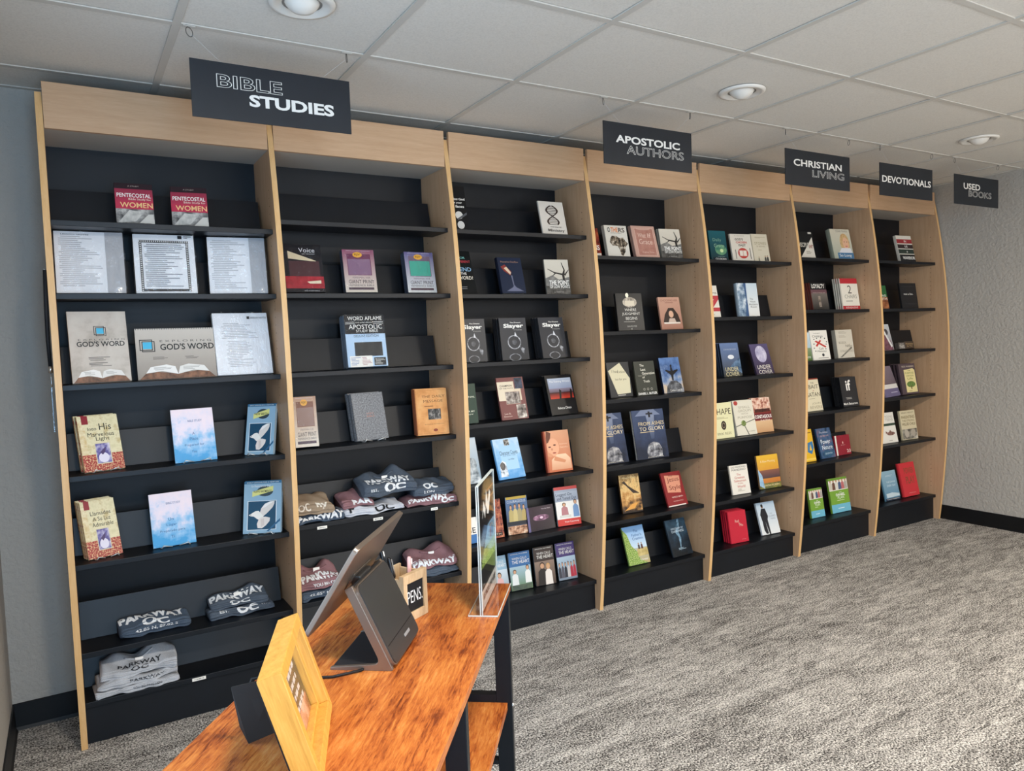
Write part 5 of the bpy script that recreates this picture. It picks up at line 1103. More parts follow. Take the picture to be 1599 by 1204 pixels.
# ------------------------------------------------------------------ folded shirts
def fold_noise(x, t, seed):
    a = seed * 1.7
    return (0.0042 * math.sin(23 * x + 19 * t + a) + 0.0034 * math.sin(41 * x - 31 * t + 2.1 * a) + 0.0026 * math.sin(67 * x + 62 * t + 0.6 * a) + 0.0014 * math.sin(120 * x + 15 * t + a))
def shirt(X, Y, z, w, d, th, yaw, c1, c2, label, prints, seed, collar=True, tilt=0.0, sag=0.0, group='folded t-shirts', layers=3, slope=0.34):
    """folded T-shirt: front roll facing -Y, three cloth layers; t runs up the front roll (0 at its nose) and back over the top"""
    root = thing('folded_shirt', (X, Y, z), label, 'shirt', (0, R_(tilt), R_(yaw)), group)
    arc = math.pi / 2 * th / 2
    def prof_at(t):
        """y, z, ny, nz along the section"""
        if t < arc:
            a = t / (th / 2)
            a = max(-math.pi / 2, a)
            return (th / 2 - th / 2 * math.cos(a), th / 2 + th / 2 * math.sin(a), -math.cos(a), math.sin(a))
        y = th / 2 + (t - arc)
        return (y, th, 0.0, 1.0)
    def pt(x, t, off=0.0):
        y, zz, ny, nz = prof_at(t)
        e = max(0.0, 1 - (abs(x) / (w / 2)) ** 6)
        k = 0.72 + 0.28 * e ** 0.5
        back = min(1.0, max(0.0, (y - d * 0.75) / (d * 0.25)))
        amp = 1.0 if t > -arc * 0.6 else 0.3
        q = fold_noise(x, t, seed) * amp
        groove = 0.0
        if t < arc:
            a = t / (th / 2)
            zf = 0.5 + 0.5 * math.sin(max(-1.57, a))
            groove = -0.0075 * (1 - abs(math.sin(layers * math.pi * (zf + 0.05 * math.sin(14 * x + seed)))) ** 0.45)
        zz2 = zz * k + slope * max(0.0, y - th * 0.2) * (0.6 + 0.4 * k) - 0.012 * back
        if collar:
            bb = min(1.0, max(0.0, (y - d * 0.45) / (d * 0.4)))
            zz2 += bb * (0.022 * math.exp(-((x - 0.058) / 0.036) ** 2) + 0.014 * math.exp(-((x + 0.062) / 0.030) ** 2) - 0.006 * math.exp(-(x / 0.03) ** 2))
        yy = y + (1 - k) * 0.02 + 0.008 * math.sin(9 * x + seed) + 0.004 * math.sin(31 * x + seed * 2)
        return (x + 0.003 * math.sin(40 * t + seed), yy + ny * (q + groove + off), max(0.0008, zz2 + nz * (q + groove + off) + sag * (x / w)))
    nx, nt = 44, 52
    t0, t1 = -arc * 0.98, arc + d - th / 2
    V, F = [], []
    for j in range(nt + 1):
        f = j / nt
        t = t0 + (arc * 1.3 - t0) * (f / 0.62) if f < 0.62 else arc * 1.3 + (t1 - arc * 1.3) * (f - 0.62) / 0.38
        for i in range(nx + 1):
            V.append(pt(-w / 2 + w * i / nx, t))
    n1 = nx + 1
    for j in range(nt):
        for i in range(nx):
            F.append((j * n1 + i, j * n1 + i + 1, (j + 1) * n1 + i + 1, (j + 1) * n1 + i))
    # close: back, ends and underside
    base = len(V)
    for i in range(nx + 1):
        V.append((V[nt * n1 + i][0], V[nt * n1 + i][1] + 0.004, 0.0006))
    for i in range(nx):
        F.append((nt * n1 + i, nt * n1 + i + 1, base + i + 1, base + i))
    F.append(tuple([j * n1 for j in range(nt + 1)] + [base]))
    F.append(tuple([base + nx] + [j * n1 + nx for j in range(nt, -1, -1)]))
    F.append(tuple([base + i for i in range(nx, -1, -1)] + [i for i in range(nx + 1)]))
    mf = mat_fabric(c1, c2)
    mb = MB()
    mb.mesh(V, F, mf)
    o = mb.build('cloth', root, True)
    # a hem edge showing on the front roll
    for k, hz in enumerate((0.30,)):
        sm = MB()
        for s in range(1):
            line = [pt(-w / 2 * 0.96 + w * 0.96 * i / 24, -arc * (0.75 - hz * 0.9), 0.0005) for i in range(25)]
            sm.tube(line, 0.0022, mf, 5)
        sm.build('fold', root, True)
    if collar:
        cm = MB()
        ring = []
        for k in range(15):
            x = -0.05 + 0.10 * k / 14
            ring.append(pt(x, arc + d * (0.62 - 0.10 * math.cos(x / 0.05 * math.pi / 2)) - th / 2, 0.002))
        cm.tube(ring, 0.0032, mf, 7)
        cm.build('collar', root, True)
        tg = MB()
        x, yy, zz = ring[7]
        tg.box(x - 0.014, x + 0.014, yy - 0.006, yy - 0.0052, zz - 0.014, zz + 0.008, M_WHITE)
        tg.build('neck_label', root)
    for (s, cx, ct, tw, tht, col, bold) in prints:
        Vt, Ft, asp = text_mesh(s, bold)
        bm = bmesh.new()
        vs = [bm.verts.new((v[0] * tw + cx, v[1] * tht + ct, 0)) for v in Vt]
        for f in Ft:
            try:
                bm.faces.new([vs[q] for q in f])
            except ValueError:
                pass
        step = 0.006
        lo = ct - tht / 2
        for k in range(1, int(tht / step) + 1):
            g = bm.verts[:] + bm.edges[:] + bm.faces[:]
            bmesh.ops.bisect_plane(bm, geom=g, plane_co=(0, lo + k * step, 0), plane_no=(0, 1, 0))
        for k in range(1, int(tw / 0.009) + 1):
            g = bm.verts[:] + bm.edges[:] + bm.faces[:]
            bmesh.ops.bisect_plane(bm, geom=g, plane_co=(cx - tw / 2 + k * 0.009, 0, 0), plane_no=(1, 0, 0))
        for v in bm.verts:
            x = min(max(v.co.x, -w / 2 * 0.985), w / 2 * 0.985)
            v.co = pt(x, min(max(v.co.y, t0), t1), 0.0016)
        me = bpy.data.meshes.new('print_lettering')
        bm.to_mesh(me)
        bm.free()
        me.materials.append(mat(col, 0.7))
        link('print_lettering', me, root)
    return root
NAVY = ('#3c495a', '#566373')
SLATE = ('#424b58', '#5c6672')
GREY = ('#a3a6ac', '#c6c9cf')
MAUVE = ('#7d5a5e', '#9a7478')
TAN = ('#8d7a66', '#a8957e')
PALE = ('#b9bcc4', '#d4d6dc')
WT = '#e6e8ea'
s1 = shelf_top(1, 6)
shirt(0.264, 0.058, s1, 0.25, 0.092, 0.036, 2, *NAVY, 'slate blue folded shirt lying alone on the sixth shelf of the left bookcase', [('PARKWAY', -0.005, 0.072, 0.235, 0.040, WT, 0.045), ('OC', 0.0, 0.030, 0.095, 0.030, WT, 0.05), ('42.85 N, 87.82 S', 0.0, 0.004, 0.15, 0.010, WT, 0.01), ('1972', 0.085, 0.052, 0.03, 0.010, WT, 0)], 1, False)
shirt(0.582, 0.050, s1, 0.255, 0.092, 0.034, 0, *SLATE, 'slate blue folded shirt with a large number year, under the other on the sixth shelf', [('OC', 0.02, 0.012, 0.085, 0.034, WT, 0.05), ('EST.', -0.07, 0.012, 0.035, 0.012, WT, 0.02), ('1972', 0.095, 0.020, 0.035, 0.012, WT, 0.02)], 2, False, slope=0.04)
shirt(0.578, 0.066, s1 + 0.034, 0.225, 0.082, 0.030, 2, *SLATE, 'slate blue folded shirt with neck label, on top of the sixth shelf pair', [('PARKWAY', 0.0, 0.046, 0.215, 0.036, WT, 0.045), ('OC', 0.0, 0.010, 0.08, 0.024, WT, 0.05)], 3, True)
s1 = shelf_top(1, 7)
shirt(0.190, 0.006, s1, 0.285, 0.135, 0.026, 4, *GREY, 'heather grey folded shirt, bottom of the pile on the lowest left shelf', [('YOU BELONG HERE', 0.03, 0.000, 0.10, 0.008, '#3a3c40', 0)], 4, False, slope=0.04)
shirt(0.192, 0.012, s1 + 0.026, 0.275, 0.128, 0.026, 2, *GREY, 'heather grey folded shirt, middle of the pile on the lowest left shelf', [('PARKWAY', 0.03, 0.004, 0.12, 0.010, '#3a3c40', 0.02)], 5, False, slope=0.04)
shirt(0.195, 0.020, s1 + 0.052, 0.26, 0.118, 0.028, -2, *GREY, 'heather grey folded shirt with open collar, top of the pile on the lowest left shelf', [('PARKWAY', 0.0, 0.040, 0.15, 0.022, '#33353a', 0.02), ('OC', 0.0, 0.016, 0.06, 0.016, '#33353a', 0.02)], 6, True)
s2 = shelf_top(2, 5)
shirt(0.908, 0.004, s2, 0.205, 0.14, 0.030, -2, *NAVY, 'dark navy folded shirt under the tan one on the shirt shelf', [('PARKWAY', 0.0, 0.010, 0.20, 0.030, WT, 0.05)], 7, False, slope=0.04)
shirt(0.890, 0.014, s2 + 0.030, 0.165, 0.13, 0.046, 0, *TAN, 'tan folded shirt with white letters at the left of the shirt shelf', [('OC', -0.045, 0.014, 0.05, 0.030, '#e8e0d2', 0.03), ('ny', 0.03, 0.016, 0.05, 0.032, '#e8e0d2', 0.03)], 8, False)
shirt(1.150, 0.006, s2, 0.275, 0.14, 0.034, 2, *PALE, 'pale grey folded shirt with black letters in the middle of the shirt shelf', [('OC', 0.045, 0.008, 0.095, 0.036, '#1b1c1f', 0.03), ('P', -0.10, 0.020, 0.03, 0.036, '#1b1c1f', 0.03)], 9, False, slope=0.04)
shirt(1.082, 0.022, s2 + 0.034, 0.14, 0.12, 0.034, 2, *MAUVE, 'mauve folded shirt heaped on the pale grey one', [('PAR', 0.02, 0.014, 0.085, 0.030, WT, 0.05)], 10, False)
shirt(1.428, 0.004, s2, 0.245, 0.14, 0.036, -2, *MAUVE, 'mauve folded shirt at the right end of the shirt shelf', [('PARKWAY', -0.02, 0.020, 0.19, 0.030, WT, 0.05), ('OC', 0.07, 0.002, 0.07, 0.022, WT, 0.05)], 11, False, slope=0.04)
shirt(1.446, 0.020, s2 + 0.040, 0.20, 0.12, 0.040, -4, *SLATE, 'slate blue rolled shirt at the right, on top of the mauve one', [('OC', -0.02, 0.030, 0.07, 0.030, WT, 0.05), ('LON', -0.03, 0.002, 0.05, 0.012, WT, 0.02)], 12, False)
shirt(1.232, 0.012, s2 + 0.069, 0.26, 0.13, 0.060, 3, *SLATE, 'slate blue folded shirt crowning the heap on the shirt shelf', [('PARKWAY', 0.0, 0.052, 0.22, 0.034, WT, 0.05), ('OC', 0.02, 0.008, 0.11, 0.042, WT, 0.05), ('EST.', -0.085, 0.006, 0.032, 0.012, WT, 0.02)], 13, True)
s2 = shelf_top(2, 6)
shirt(0.912, 0.010, s2, 0.20, 0.14, 0.036, 2, *NAVY, 'dark navy folded shirt under the mauve one on the sixth shelf', [('42.85\u00b0 N', -0.02, 0.006, 0.09, 0.014, WT, 0.01)], 14, False, slope=0.04)
shirt(0.905, 0.022, s2 + 0.036, 0.19, 0.125, 0.046, 4, *MAUVE, 'mauve folded shirt with a neck label, left on the sixth shelf of the second bookcase', [('PARKWAY', 0.01, 0.040, 0.17, 0.036, WT, 0.05), ('YOU BELONG', 0.02, 0.002, 0.12, 0.014, WT, 0.02)], 15, True)
shirt(1.430, 0.012, s2, 0.235, 0.135, 0.034, -2, *SLATE, 'slate blue folded shirt under the mauve one beside the maple panel', [], 16, False, slope=0.04)
shirt(1.430, 0.016, s2 + 0.034, 0.225, 0.13, 0.036, -3, *MAUVE, 'mauve folded shirt with neck label, right on the sixth shelf of the second bookcase', [('PARKWAY', 0.0, 0.014, 0.21, 0.032, WT, 0.05)], 17, True)

# price labels on the shelf edges
def price_label(x, z, w, label, s):
    t = thing('price_label', (x, -0.0006, z), label, 'label')
    MB().box(-w / 2, w / 2, -0.0005, 0.0004, -0.006, 0.006, mat('#efece4', 0.5)).build('card', t)
    V, F, a = text_mesh(s, 0.01)
    MB_ = MB()
    MB_.mesh([(v[0] * w * 0.7, -0.0008, v[1] * 0.005) for v in V], F, mat('#33343a', 0.6))
    MB_.build('lettering', t)
price_label(0.397, 0.150, 0.050, 'small white label on the lowest shelf edge of the left bookcase', 'T-SHIRTS')
price_label(0.910, 0.6655, 0.042, 'small white label on the shirt shelf edge, left one', 'SMALL')
price_label(1.158, 0.6645, 0.044, 'small white label on the shirt shelf edge, middle one', 'MEDIUM')
price_label(1.429, 0.6690, 0.034, 'small white label on the shirt shelf edge, right one', 'LARGE')

# ------------------------------------------------------------------ hanging signs
def hang_sign(x0, x1, label, letters):
    y = -0.545
    z0, z1 = 2.158, 2.337
    t = thing('hanging_sign', ((x0 + x1) / 2, y, z0), label, 'sign', group='black hanging category signs')
    w, h = x1 - x0, z1 - z0
    MB().box(-w / 2, w / 2, -0.002, 0.002, 0, h, mat_black_sign).build('board', t, bevel=0.0006)
    le = MB()
    for (s, u0, u1, v0, v1, col, bold, outline) in letters:
        V, F, a = text_mesh(s, bold, outline)
        if outline:
            le.mesh([((u0 + u1) / 2 * w - w / 2 + v[0] * (u1 - u0) * w, -0.0026 - 0.002 * v[2], (v0 + v1) / 2 * h + v[1] * (v1 - v0) * h) for v in V], F, mat(col, 0.5))
        else:
            le.mesh([((u0 + u1) / 2 * w - w / 2 + v[0] * (u1 - u0) * w, -0.0026, (v0 + v1) / 2 * h + v[1] * (v1 - v0) * h) for v in V], F, mat(col, 0.5))
    le.build('lettering', t)
    for s in (-1, 1):
        xx = s * (w * 0.5 - 0.055) if False else s * (w * 0.29)
        xh = s * (w * 0.49)
        st = MB()
        st.tube([(xx, 0, h - 0.012), (xh, -0.001, HC - z0 - 0.020)], 0.0003, mat('#c9ccd0', 0.3), 4)
        st.build('string', t)
        hk = MB()
        ring = [(xh + 0.013 * math.cos(a * math.pi / 6) * (0.9 if s < 0 else 0.45), -0.001 + 0.010 * math.cos(a * math.pi / 6), HC - z0 - 0.018 + 0.014 * math.sin(a * math.pi / 6)) for a in range(12)]
        hk.tube(ring, 0.0011, mat('#3a3a38', 0.4, 0.5), 5, True)
        hk.box(xh - 0.018, xh + 0.018, -0.010, 0.006, HC - z0 - 0.0035, HC - z0 - 0.0015, M_GRID)
        hk.build('hook', t)
mat_black_sign = mat_black('black_sign_board', '#1a1e24', 0.42)
SW = '#dfddd8'
hang_sign(0.413, 0.927, 'black hanging sign reading bible studies', [('BIBLE', 0.15, 0.55, 0.56, 0.79, SW, 0.015, 0.012), ('STUDIES', 0.34, 0.885, 0.285, 0.50, SW, 0.035, 0)])
hang_sign(2.032, 2.540, 'black hanging sign reading apostolic authors', [('APOSTOLIC', 0.13, 0.855, 0.53, 0.71, SW, 0.03, 0), ('AUTHORS', 0.245, 0.90, 0.285, 0.49, SW, 0.0, 0.012)])
hang_sign(3.180, 3.696, 'black hanging sign reading christian living', [('CHRISTIAN', 0.12, 0.865, 0.55, 0.74, SW, 0.02, 0), ('LIVING', 0.40, 0.905, 0.29, 0.49, SW, 0.0, 0.012)])
hang_sign(3.963, 4.476, 'black hanging sign reading devotionals', [('DEVOTIONALS', 0.04, 0.965, 0.41, 0.62, SW, 0.02, 0)])
hang_sign(4.710, 5.219, 'black hanging sign reading used books, nearest the right wall', [('USED', 0.20, 0.57, 0.53, 0.74, SW, 0.02, 0), ('BOOKS', 0.31, 0.83, 0.29, 0.50, SW, 0.0, 0.012)])

# ------------------------------------------------------------------ lanyard on the outer side of the left bookcase
t = thing('lanyard', (-0.016, -0.06, 1.72), 'dark lanyard with a clear badge holder hanging on the left end panel', 'lanyard')
mk = mat('#15171c', 0.7)
MB().tube([(0, 0.02, -0.0), (-0.003, 0.022, -0.12), (-0.005, 0.012, -0.24), (-0.004, 0.0, -0.33)], 0.006, mk, 8).tube([(0, -0.005, -0.0), (-0.004, -0.012, -0.12), (-0.006, -0.006, -0.24), (-0.004, 0.0, -0.33)], 0.006, mk, 8).build('strap', t, True)
MB().tube([(-0.004, 0, -0.33), (-0.004, 0.0, -0.352)], 0.007, M_CHROME, 8).tube([(-0.004, 0.0, -0.352), (-0.004, -0.004, -0.372), (-0.004, 0.004, -0.388), (-0.004, 0.0, -0.40)], 0.002, M_CHROME, 6).build('clip', t, True)
MB().box(-0.006, -0.003, -0.036, 0.036, -0.555, -0.40, M_ACRYL).build('badge_holder', t)
MB().box(-0.0052, -0.0038, -0.030, 0.030, -0.545, -0.42, mat('#3a3f52', 0.4)).build('badge_card', t)
MB().lathe([(0.006, 0), (0.006, 0.004), (0, 0.004)], M_CHROME, 12).build('hook', t).rotation_euler = (0, R_(-90), 0)

# ------------------------------------------------------------------ display table
# local frame of the table: x towards the far end (0 there), y towards its left side, z up
TO = Vector((0.955, -1.482, 0.0))
TA = R_(51.7)
TZ = 0.81
def tpos(s, l, z=TZ):
    return (TO.x + math.cos(TA) * s - math.sin(TA) * l, TO.y + math.sin(TA) * s + math.cos(TA) * l, z)
tb = thing('console_table', tpos(0, 0, 0), 'rustic orange brown console table with black steel legs and a lower shelf', 'table', (0, 0, TA))
TLN, TWD = 1.20, 0.405
MB().box(-TLN, 0, 0, TWD, TZ - 0.018, TZ, M_TABLE).build('table_top', tb, bevel=0.0012)
lowz = 0.52
MB().box(-TLN + 0.03, -0.015, 0.012, TWD - 0.012, lowz - 0.018, lowz, M_TABLE).build('lower_shelf', tb, bevel=0.0012)
for xx in (-0.042, -0.60, -TLN + 0.005):
    for yy in (0.0, TWD - 0.04):
        MB().box(xx, xx + 0.022, yy, yy + 0.040, 0.012, TZ - 0.018, M_STEEL).build('leg', tb, bevel=0.0015)
        MB().lathe([(0, 0), (0.014, 0), (0.014, 0.006), (0.005, 0.008), (0.005, 0.014)], mk, 14, (xx + 0.011, yy + 0.02, 0)).build('foot', tb, True)
    for zz in (TZ - 0.040, lowz, 0.36):
        MB().box(xx, xx + 0.022, 0.04, TWD - 0.04, zz, zz + 0.020 if zz != 0.36 else zz + 0.010, M_STEEL).build('cross_bar', tb)
    b = MB().lathe([(0, 0.004), (0.006, 0.003), (0.007, 0)], M_CHROME, 10).build('bolt', tb, True)
    b.rotation_euler = (R_(90), 0, 0)
    b.location = (xx + 0.011, 0.0, lowz - 0.01)

# picture frame leaning on its easel back, facing the aisle
fs, fl, faz, flean, fw, fh, fd = -0.662, 0.215, R_(17.9), R_(16.4), 0.233, 0.171, 0.034
pf = thing('picture_frame', tpos(fs, fl, TZ + fd * math.sin(flean) + 0.0005), 'yellow oak picture frame on the table, propped by its black easel back', 'picture frame', (-flean, 0, TA + faz))
# local: x along the frame (0 at the far end, negative towards the camera), y backwards, z up
bw = 0.018
def frame_bar(poly):
    return MB().prism(poly, 0, fd, M_OAK, 1)
def oak_bar(pts):
    k = MB()
    V = [(x, y, z) for y in (0.0, fd) for x, z in pts]
    k.mesh(V, [(3, 2, 1, 0), (4, 5, 6, 7), (0, 1, 5, 4), (1, 2, 6, 5), (2, 3, 7, 6), (3, 0, 4, 7)], M_OAK)
    return k
oak_bar([(-fw, fh), (0, fh), (-bw, fh - bw), (-fw + bw, fh - bw)]).build('top_rail', pf, bevel=0.001)
oak_bar([(-fw, 0), (-fw + bw, bw), (-bw, bw), (0, 0)]).build('bottom_rail', pf, bevel=0.001)
oak_bar([(-fw, 0), (-fw, fh), (-fw + bw, fh - bw), (-fw + bw, bw)]).build('side_rail', pf, bevel=0.001)
oak_bar([(0, 0), (-bw, bw), (-bw, fh - bw), (0, fh)]).build('side_rail', pf, bevel=0.001)
k = MB()
lip = 0.006
for q in ((-fw + bw, bw, -bw, bw + lip), (-fw + bw, fh - bw - lip, -bw, fh - bw), (-fw + bw, bw + lip, -fw + bw + lip, fh - bw - lip), (-bw - lip, bw + lip, -bw, fh - bw - lip)):
    k.box(q[0], q[2], fd * 0.45, fd * 0.8, q[1], q[3], M_OAK)
k.build('inner_lip', pf, bevel=0.0008)
MB().box(-fw + bw, -bw, fd * 0.8, fd * 0.86, bw, fh - bw, mat('#1e2228', 0.4)).build('picture', pf)
MB().box(-fw + bw + 0.03, -bw - 0.01, fd * 0.8 - 0.0003, fd * 0.8, bw, bw + 0.035, mat('n#7a4038#c88a78#e8cabc@60', 0.4)).build('picture_photo', pf)
le = MB()
rl = random.Random(4)
for i in range(5):
    x = -fw + bw + 0.022
    while x < -bw - 0.03:
        wd = rl.uniform(0.006, 0.018)
        z_ = fh * 0.74 - i * 0.017
        le.box(x, min(x + wd, -bw - 0.014), fd * 0.8 - 0.0009, fd * 0.8 - 0.0004, z_ - 0.0036, z_ + 0.0036, mat('#d6d6da', 0.5))
        x += wd + 0.006
le.build('picture_lettering', pf)['kind'] = 'stuff'
MB().box(-fw + bw, -bw, fd * 0.78 - 0.002, fd * 0.78 - 0.001, bw, fh - bw, M_ACRYL).build('glass', pf)
MB().box(-fw + 0.004, -0.004, fd, fd + 0.003, 0.004, fh - 0.004, mat('#1b1a19', 0.7)).build('backing_board', pf)
# easel leg: a pentagonal card hinged on the back, its foot on the table
def in_frame(P):
    """world point to frame coordinates"""
    return pf_inv @ Vector(P)
bpy.context.view_layer.update()
pf_inv = pf.matrix_world.inverted()
foot = in_frame(tpos(-0.79, 0.283, TZ + 0.0006))
foot2 = in_frame(tpos(-0.757, 0.330, TZ + 0.0012))
hx = -fw * 0.50
hinge = [Vector((hx, fd + 0.003, 0.125)), Vector((hx, fd + 0.003, 0.045))]
ws = Vector((0, 0, 1))
upv = (pf_inv.to_3x3() @ Vector((0, 0, 1)))
pts = [hinge[0], hinge[0] + (foot2 - hinge[1]) * 0.82 + Vector((0, 0, 0.004)), foot2 + upv * 0.018, foot2 * 0.55 + foot * 0.45, hinge[1]]
nrm = (pts[1] - pts[0]).cross(pts[4] - pts[0]).normalized() * 0.0014
k = MB()
n = len(pts)
V = [tuple(p + nrm) for p in pts] + [tuple(p - nrm) for p in pts]
k.mesh(V, [tuple(range(n)), tuple(range(2 * n - 1, n - 1, -1))] + [(i, i + n, (i + 1) % n + n, (i + 1) % n) for i in range(n)], mat('#1c1815', 0.8))
k.build('easel_leg', pf)

# payment terminal: tilted screen on a folded stand, screen side away from the camera
pt_ = thing('payment_terminal', tpos(-0.418, 0.150, TZ), 'bronze and black payment terminal with a tilted screen on a folded stand', 'terminal', (0, 0, TA))
M_BRZ = mat('#8a7c70', 0.33, 0.7)
_g = NT('glossy_black_plastic')
_g.b.inputs['Base Color'].default_value = lin('#2d2c2b')
_g.b.inputs['Roughness'].default_value = 0.36
_g.b.inputs['Specular IOR Level'].default_value = 0.8
M_BLK = _g.m
def rounded(pts, r, n=5):
    out = []
    m_ = len(pts)
    for i in range(m_):
        p0, p1, p2 = Vector(pts[i - 1]), Vector(pts[i]), Vector(pts[(i + 1) % m_])
        rr = r[i] if isinstance(r, (list, tuple)) else r
        if rr <= 0:
            out.append(tuple(p1)); continue
        a, b = (p0 - p1).normalized(), (p2 - p1).normalized()
        s, e = p1 + a * rr, p1 + b * rr
        for k in range(n + 1):
            f = k / n
            out.append(tuple((s * (1 - f) + p1 * f) * (1 - f) + (p1 * f * 0 + p1 * (1 - f) * 0 + (p1 * (1 - f) + e * f) * f)))
    return out
# side profile (y to the left, z up): leaning slab joined to a flat foot by a fillet
slab_d = Vector((0.072, 0.158)).normalized()
nd = Vector((slab_d.y, -slab_d.x))
LEN = 0.178
A0 = Vector((0.004, 0.0))
prof_o = [(A0.x, A0.y), tuple(A0 + slab_d * LEN), tuple(A0 + slab_d * LEN - nd * 0.016 * -1 * -1), tuple(Vector((0.026, 0.012))), (0.128, 0.006), (0.128, 0.0)]
inner_top = A0 + slab_d * LEN + Vector((slab_d.y * -1, slab_d.x)) * -1 * -0.016
inner_top = A0 + slab_d * LEN + Vector((0.015, -0.007))
prof_o = rounded([(A0.x, A0.y), tuple(A0 + slab_d * LEN), tuple(inner_top), (0.0285, 0.013), (0.128, 0.0055), (0.128, 0.0)], [0.006, 0.003, 0.003, 0.016, 0.002, 0.001])
hwid = 0.088
for s in (-1, 1):
    MB().prism(prof_o, s * hwid - 0.004, s * hwid + 0.004, M_BRZ, 0).build('stand_side', pt_, bevel=0.0008)
# black body between the bronze sides
inner = rounded([(A0.x + 0.003, A0.y + 0.002), tuple(A0 + slab_d * (LEN - 0.002) + Vector((0.002, 0))), tuple(inner_top + Vector((-0.001, -0.002))), (0.027, 0.011), (0.126, 0.0050), (0.126, 0.001)], [0.005, 0.002, 0.002, 0.014, 0.002, 0.0005])
MB().prism(inner, -hwid + 0.004, hwid - 0.004, mat('#26272a', 0.3), 0).build('stand_body', pt_)
# rounded glossy plate on the customer side, with a seam and a pale mark
ex = Vector((1, 0, 0)); ey = Vector((0, slab_d.x, slab_d.y)); en = Vector((0, -slab_d.y, slab_d.x))
plate2 = rounded([(-hwid - 0.002, 0.006), (hwid + 0.002, 0.006), (hwid + 0.002, LEN - 0.004), (-hwid - 0.002, LEN - 0.004)], 0.016, 6)
def on_slab(u, v, h_):
    return Vector((0, A0.x, A0.y)) + ex * u + ey * v + en * h_
def plate_mesh(poly, h0, h1, mm, name):
    k = MB()
    n = len(poly)
    V = [tuple(on_slab(u, v, h0)) for u, v in poly] + [tuple(on_slab(u, v, h1)) for u, v in poly]
    k.mesh(V, [tuple(range(n - 1, -1, -1)), tuple(range(n, 2 * n))] + [(i, (i + 1) % n, (i + 1) % n + n, i + n) for i in range(n)], mm)
    return k.build(name, pt_)
plate_mesh(plate2, -0.001, 0.006, M_BRZ, 'stand_rim')
plate_mesh([(u * 0.965, 0.006 + (v - 0.006) * 0.975 + 0.002) for u, v in plate2], 0.006, 0.0085, M_BLK, 'stand_plate')
plate_mesh([(-hwid * 0.94, 0.044), (hwid * 0.94, 0.044), (hwid * 0.94, 0.0455), (-hwid * 0.94, 0.0455)], 0.0085, 0.0087, mat('#0a0a0b', 0.5), 'seam')
plate_mesh(rounded([(0.004, 0.026), (0.040, 0.026), (0.040, 0.032), (0.004, 0.032)], 0.002, 3), 0.0085, 0.0089, mat('#b9bcbf', 0.3, 0.6), 'maker_mark')
# hinge block and screen
MB().box(-0.035, 0.035, 0.080, 0.100, 0.140, 0.164, M_BLK).build('hinge', pt_, bevel=0.003)
sb = Vector((0.150, 0.086)); stp = Vector((0.044, 0.250))
sd = (stp - sb)
sl = sd.length
sd.normalize()
sc_ = bpy.data.objects.new('screen', None)
COL.objects.link(sc_)
sc_.parent = pt_
sc_.location = (0.0, sb.x, sb.y)
sc_.rotation_euler = (math.atan2(-sd.x, sd.y) * -1 if False else -math.atan2(sd.x, sd.y), 0, 0)
scp = rounded([(-0.150, 0.0), (0.150, 0.0), (0.150, sl), (-0.150, sl)], 0.012, 5)
MB().prism([(u, v) for u, v in scp], -0.005, 0.005, M_BRZ, 1).build('screen_shell', sc_, bevel=0.0015)
MB().box(-0.142, 0.142, 0.0052, 0.0062, 0.008, sl - 0.008, mat('#0c0d10', 0.1)).build('display', sc_)
MB().box(-0.05, 0.05, -0.0075, -0.005, sl * 0.35, sl * 0.55, M_BRZ).build('mount_plate', sc_, bevel=0.001)

# power cable running off the left edge of the table
cb = tag(MB().tube([tpos(-0.47, 0.20, TZ + 0.0035), tpos(-0.515, 0.215, TZ + 0.0035), tpos(-0.545, 0.26, TZ + 0.0035), tpos(-0.556, 0.33, TZ + 0.0035), tpos(-0.552, 0.395, TZ + 0.0035), tpos(-0.560, 0.410, TZ + 0.003), tpos(-0.575, 0.420, TZ - 0.03), tpos(-0.58, 0.425, TZ - 0.30), tpos(-0.57, 0.43, 0.25), tpos(-0.55, 0.45, 0.006), tpos(-0.45, 0.62, 0.0045)], 0.0025, mat('#141416', 0.5), 7).build('power_cable', smooth=True),
         'thin black cable running from the terminal over the left edge of the table', 'cable')

# pen crate
ps, pl, paz, pw, ph, pd = -0.283, 0.198, R_(-23), 0.084, 0.106, 0.075
pb = thing('pen_crate', tpos(ps, pl, TZ + 0.0004), 'small open wooden crate with a black panel reading pens', 'crate', (0, 0, TA + paz))
MB().box(0, pw, 0.0, 0.008, 0, ph, M_CRATE).build('front_board', pb, bevel=0.0008)
MB().box(0, pw, pd - 0.006, pd, 0, ph, M_CRATE).build('back_board', pb, bevel=0.0008)
MB().box(0, 0.006, 0.008, pd - 0.006, 0, ph * 0.93, M_CRATE).build('side_board', pb, bevel=0.0008)
MB().box(pw - 0.006, pw, 0.008, pd - 0.006, 0, ph * 0.93, M_CRATE).build('side_board', pb, bevel=0.0008)
MB().box(0.006, pw - 0.006, 0.008, pd - 0.006, 0, 0.005, M_CRATE).build('bottom_board', pb)
for q in ((0, 0, pw, 0.020), (0, ph - 0.020, pw, ph), (0, 0.020, 0.013, ph - 0.020), (pw - 0.013, 0.020, pw, ph - 0.020)):
    MB().box(q[0], q[2], -0.0045, 0.0, q[1], q[3], M_CRATE).build('trim_strip', pb, bevel=0.0006)
MB().box(0.013, pw - 0.013, -0.0012, 0.0, 0.020, ph - 0.020, mat('#17181a', 0.7)).build('chalk_panel', pb)
V, F, a = text_mesh('PENS.', -0.006)
k = MB()
k.mesh([(pw / 2 + v[0] * 0.053, -0.0016, ph / 2 + v[1] * 0.028) for v in V], F, mat('#e8e8e6', 0.6))
k.build('lettering', pb)
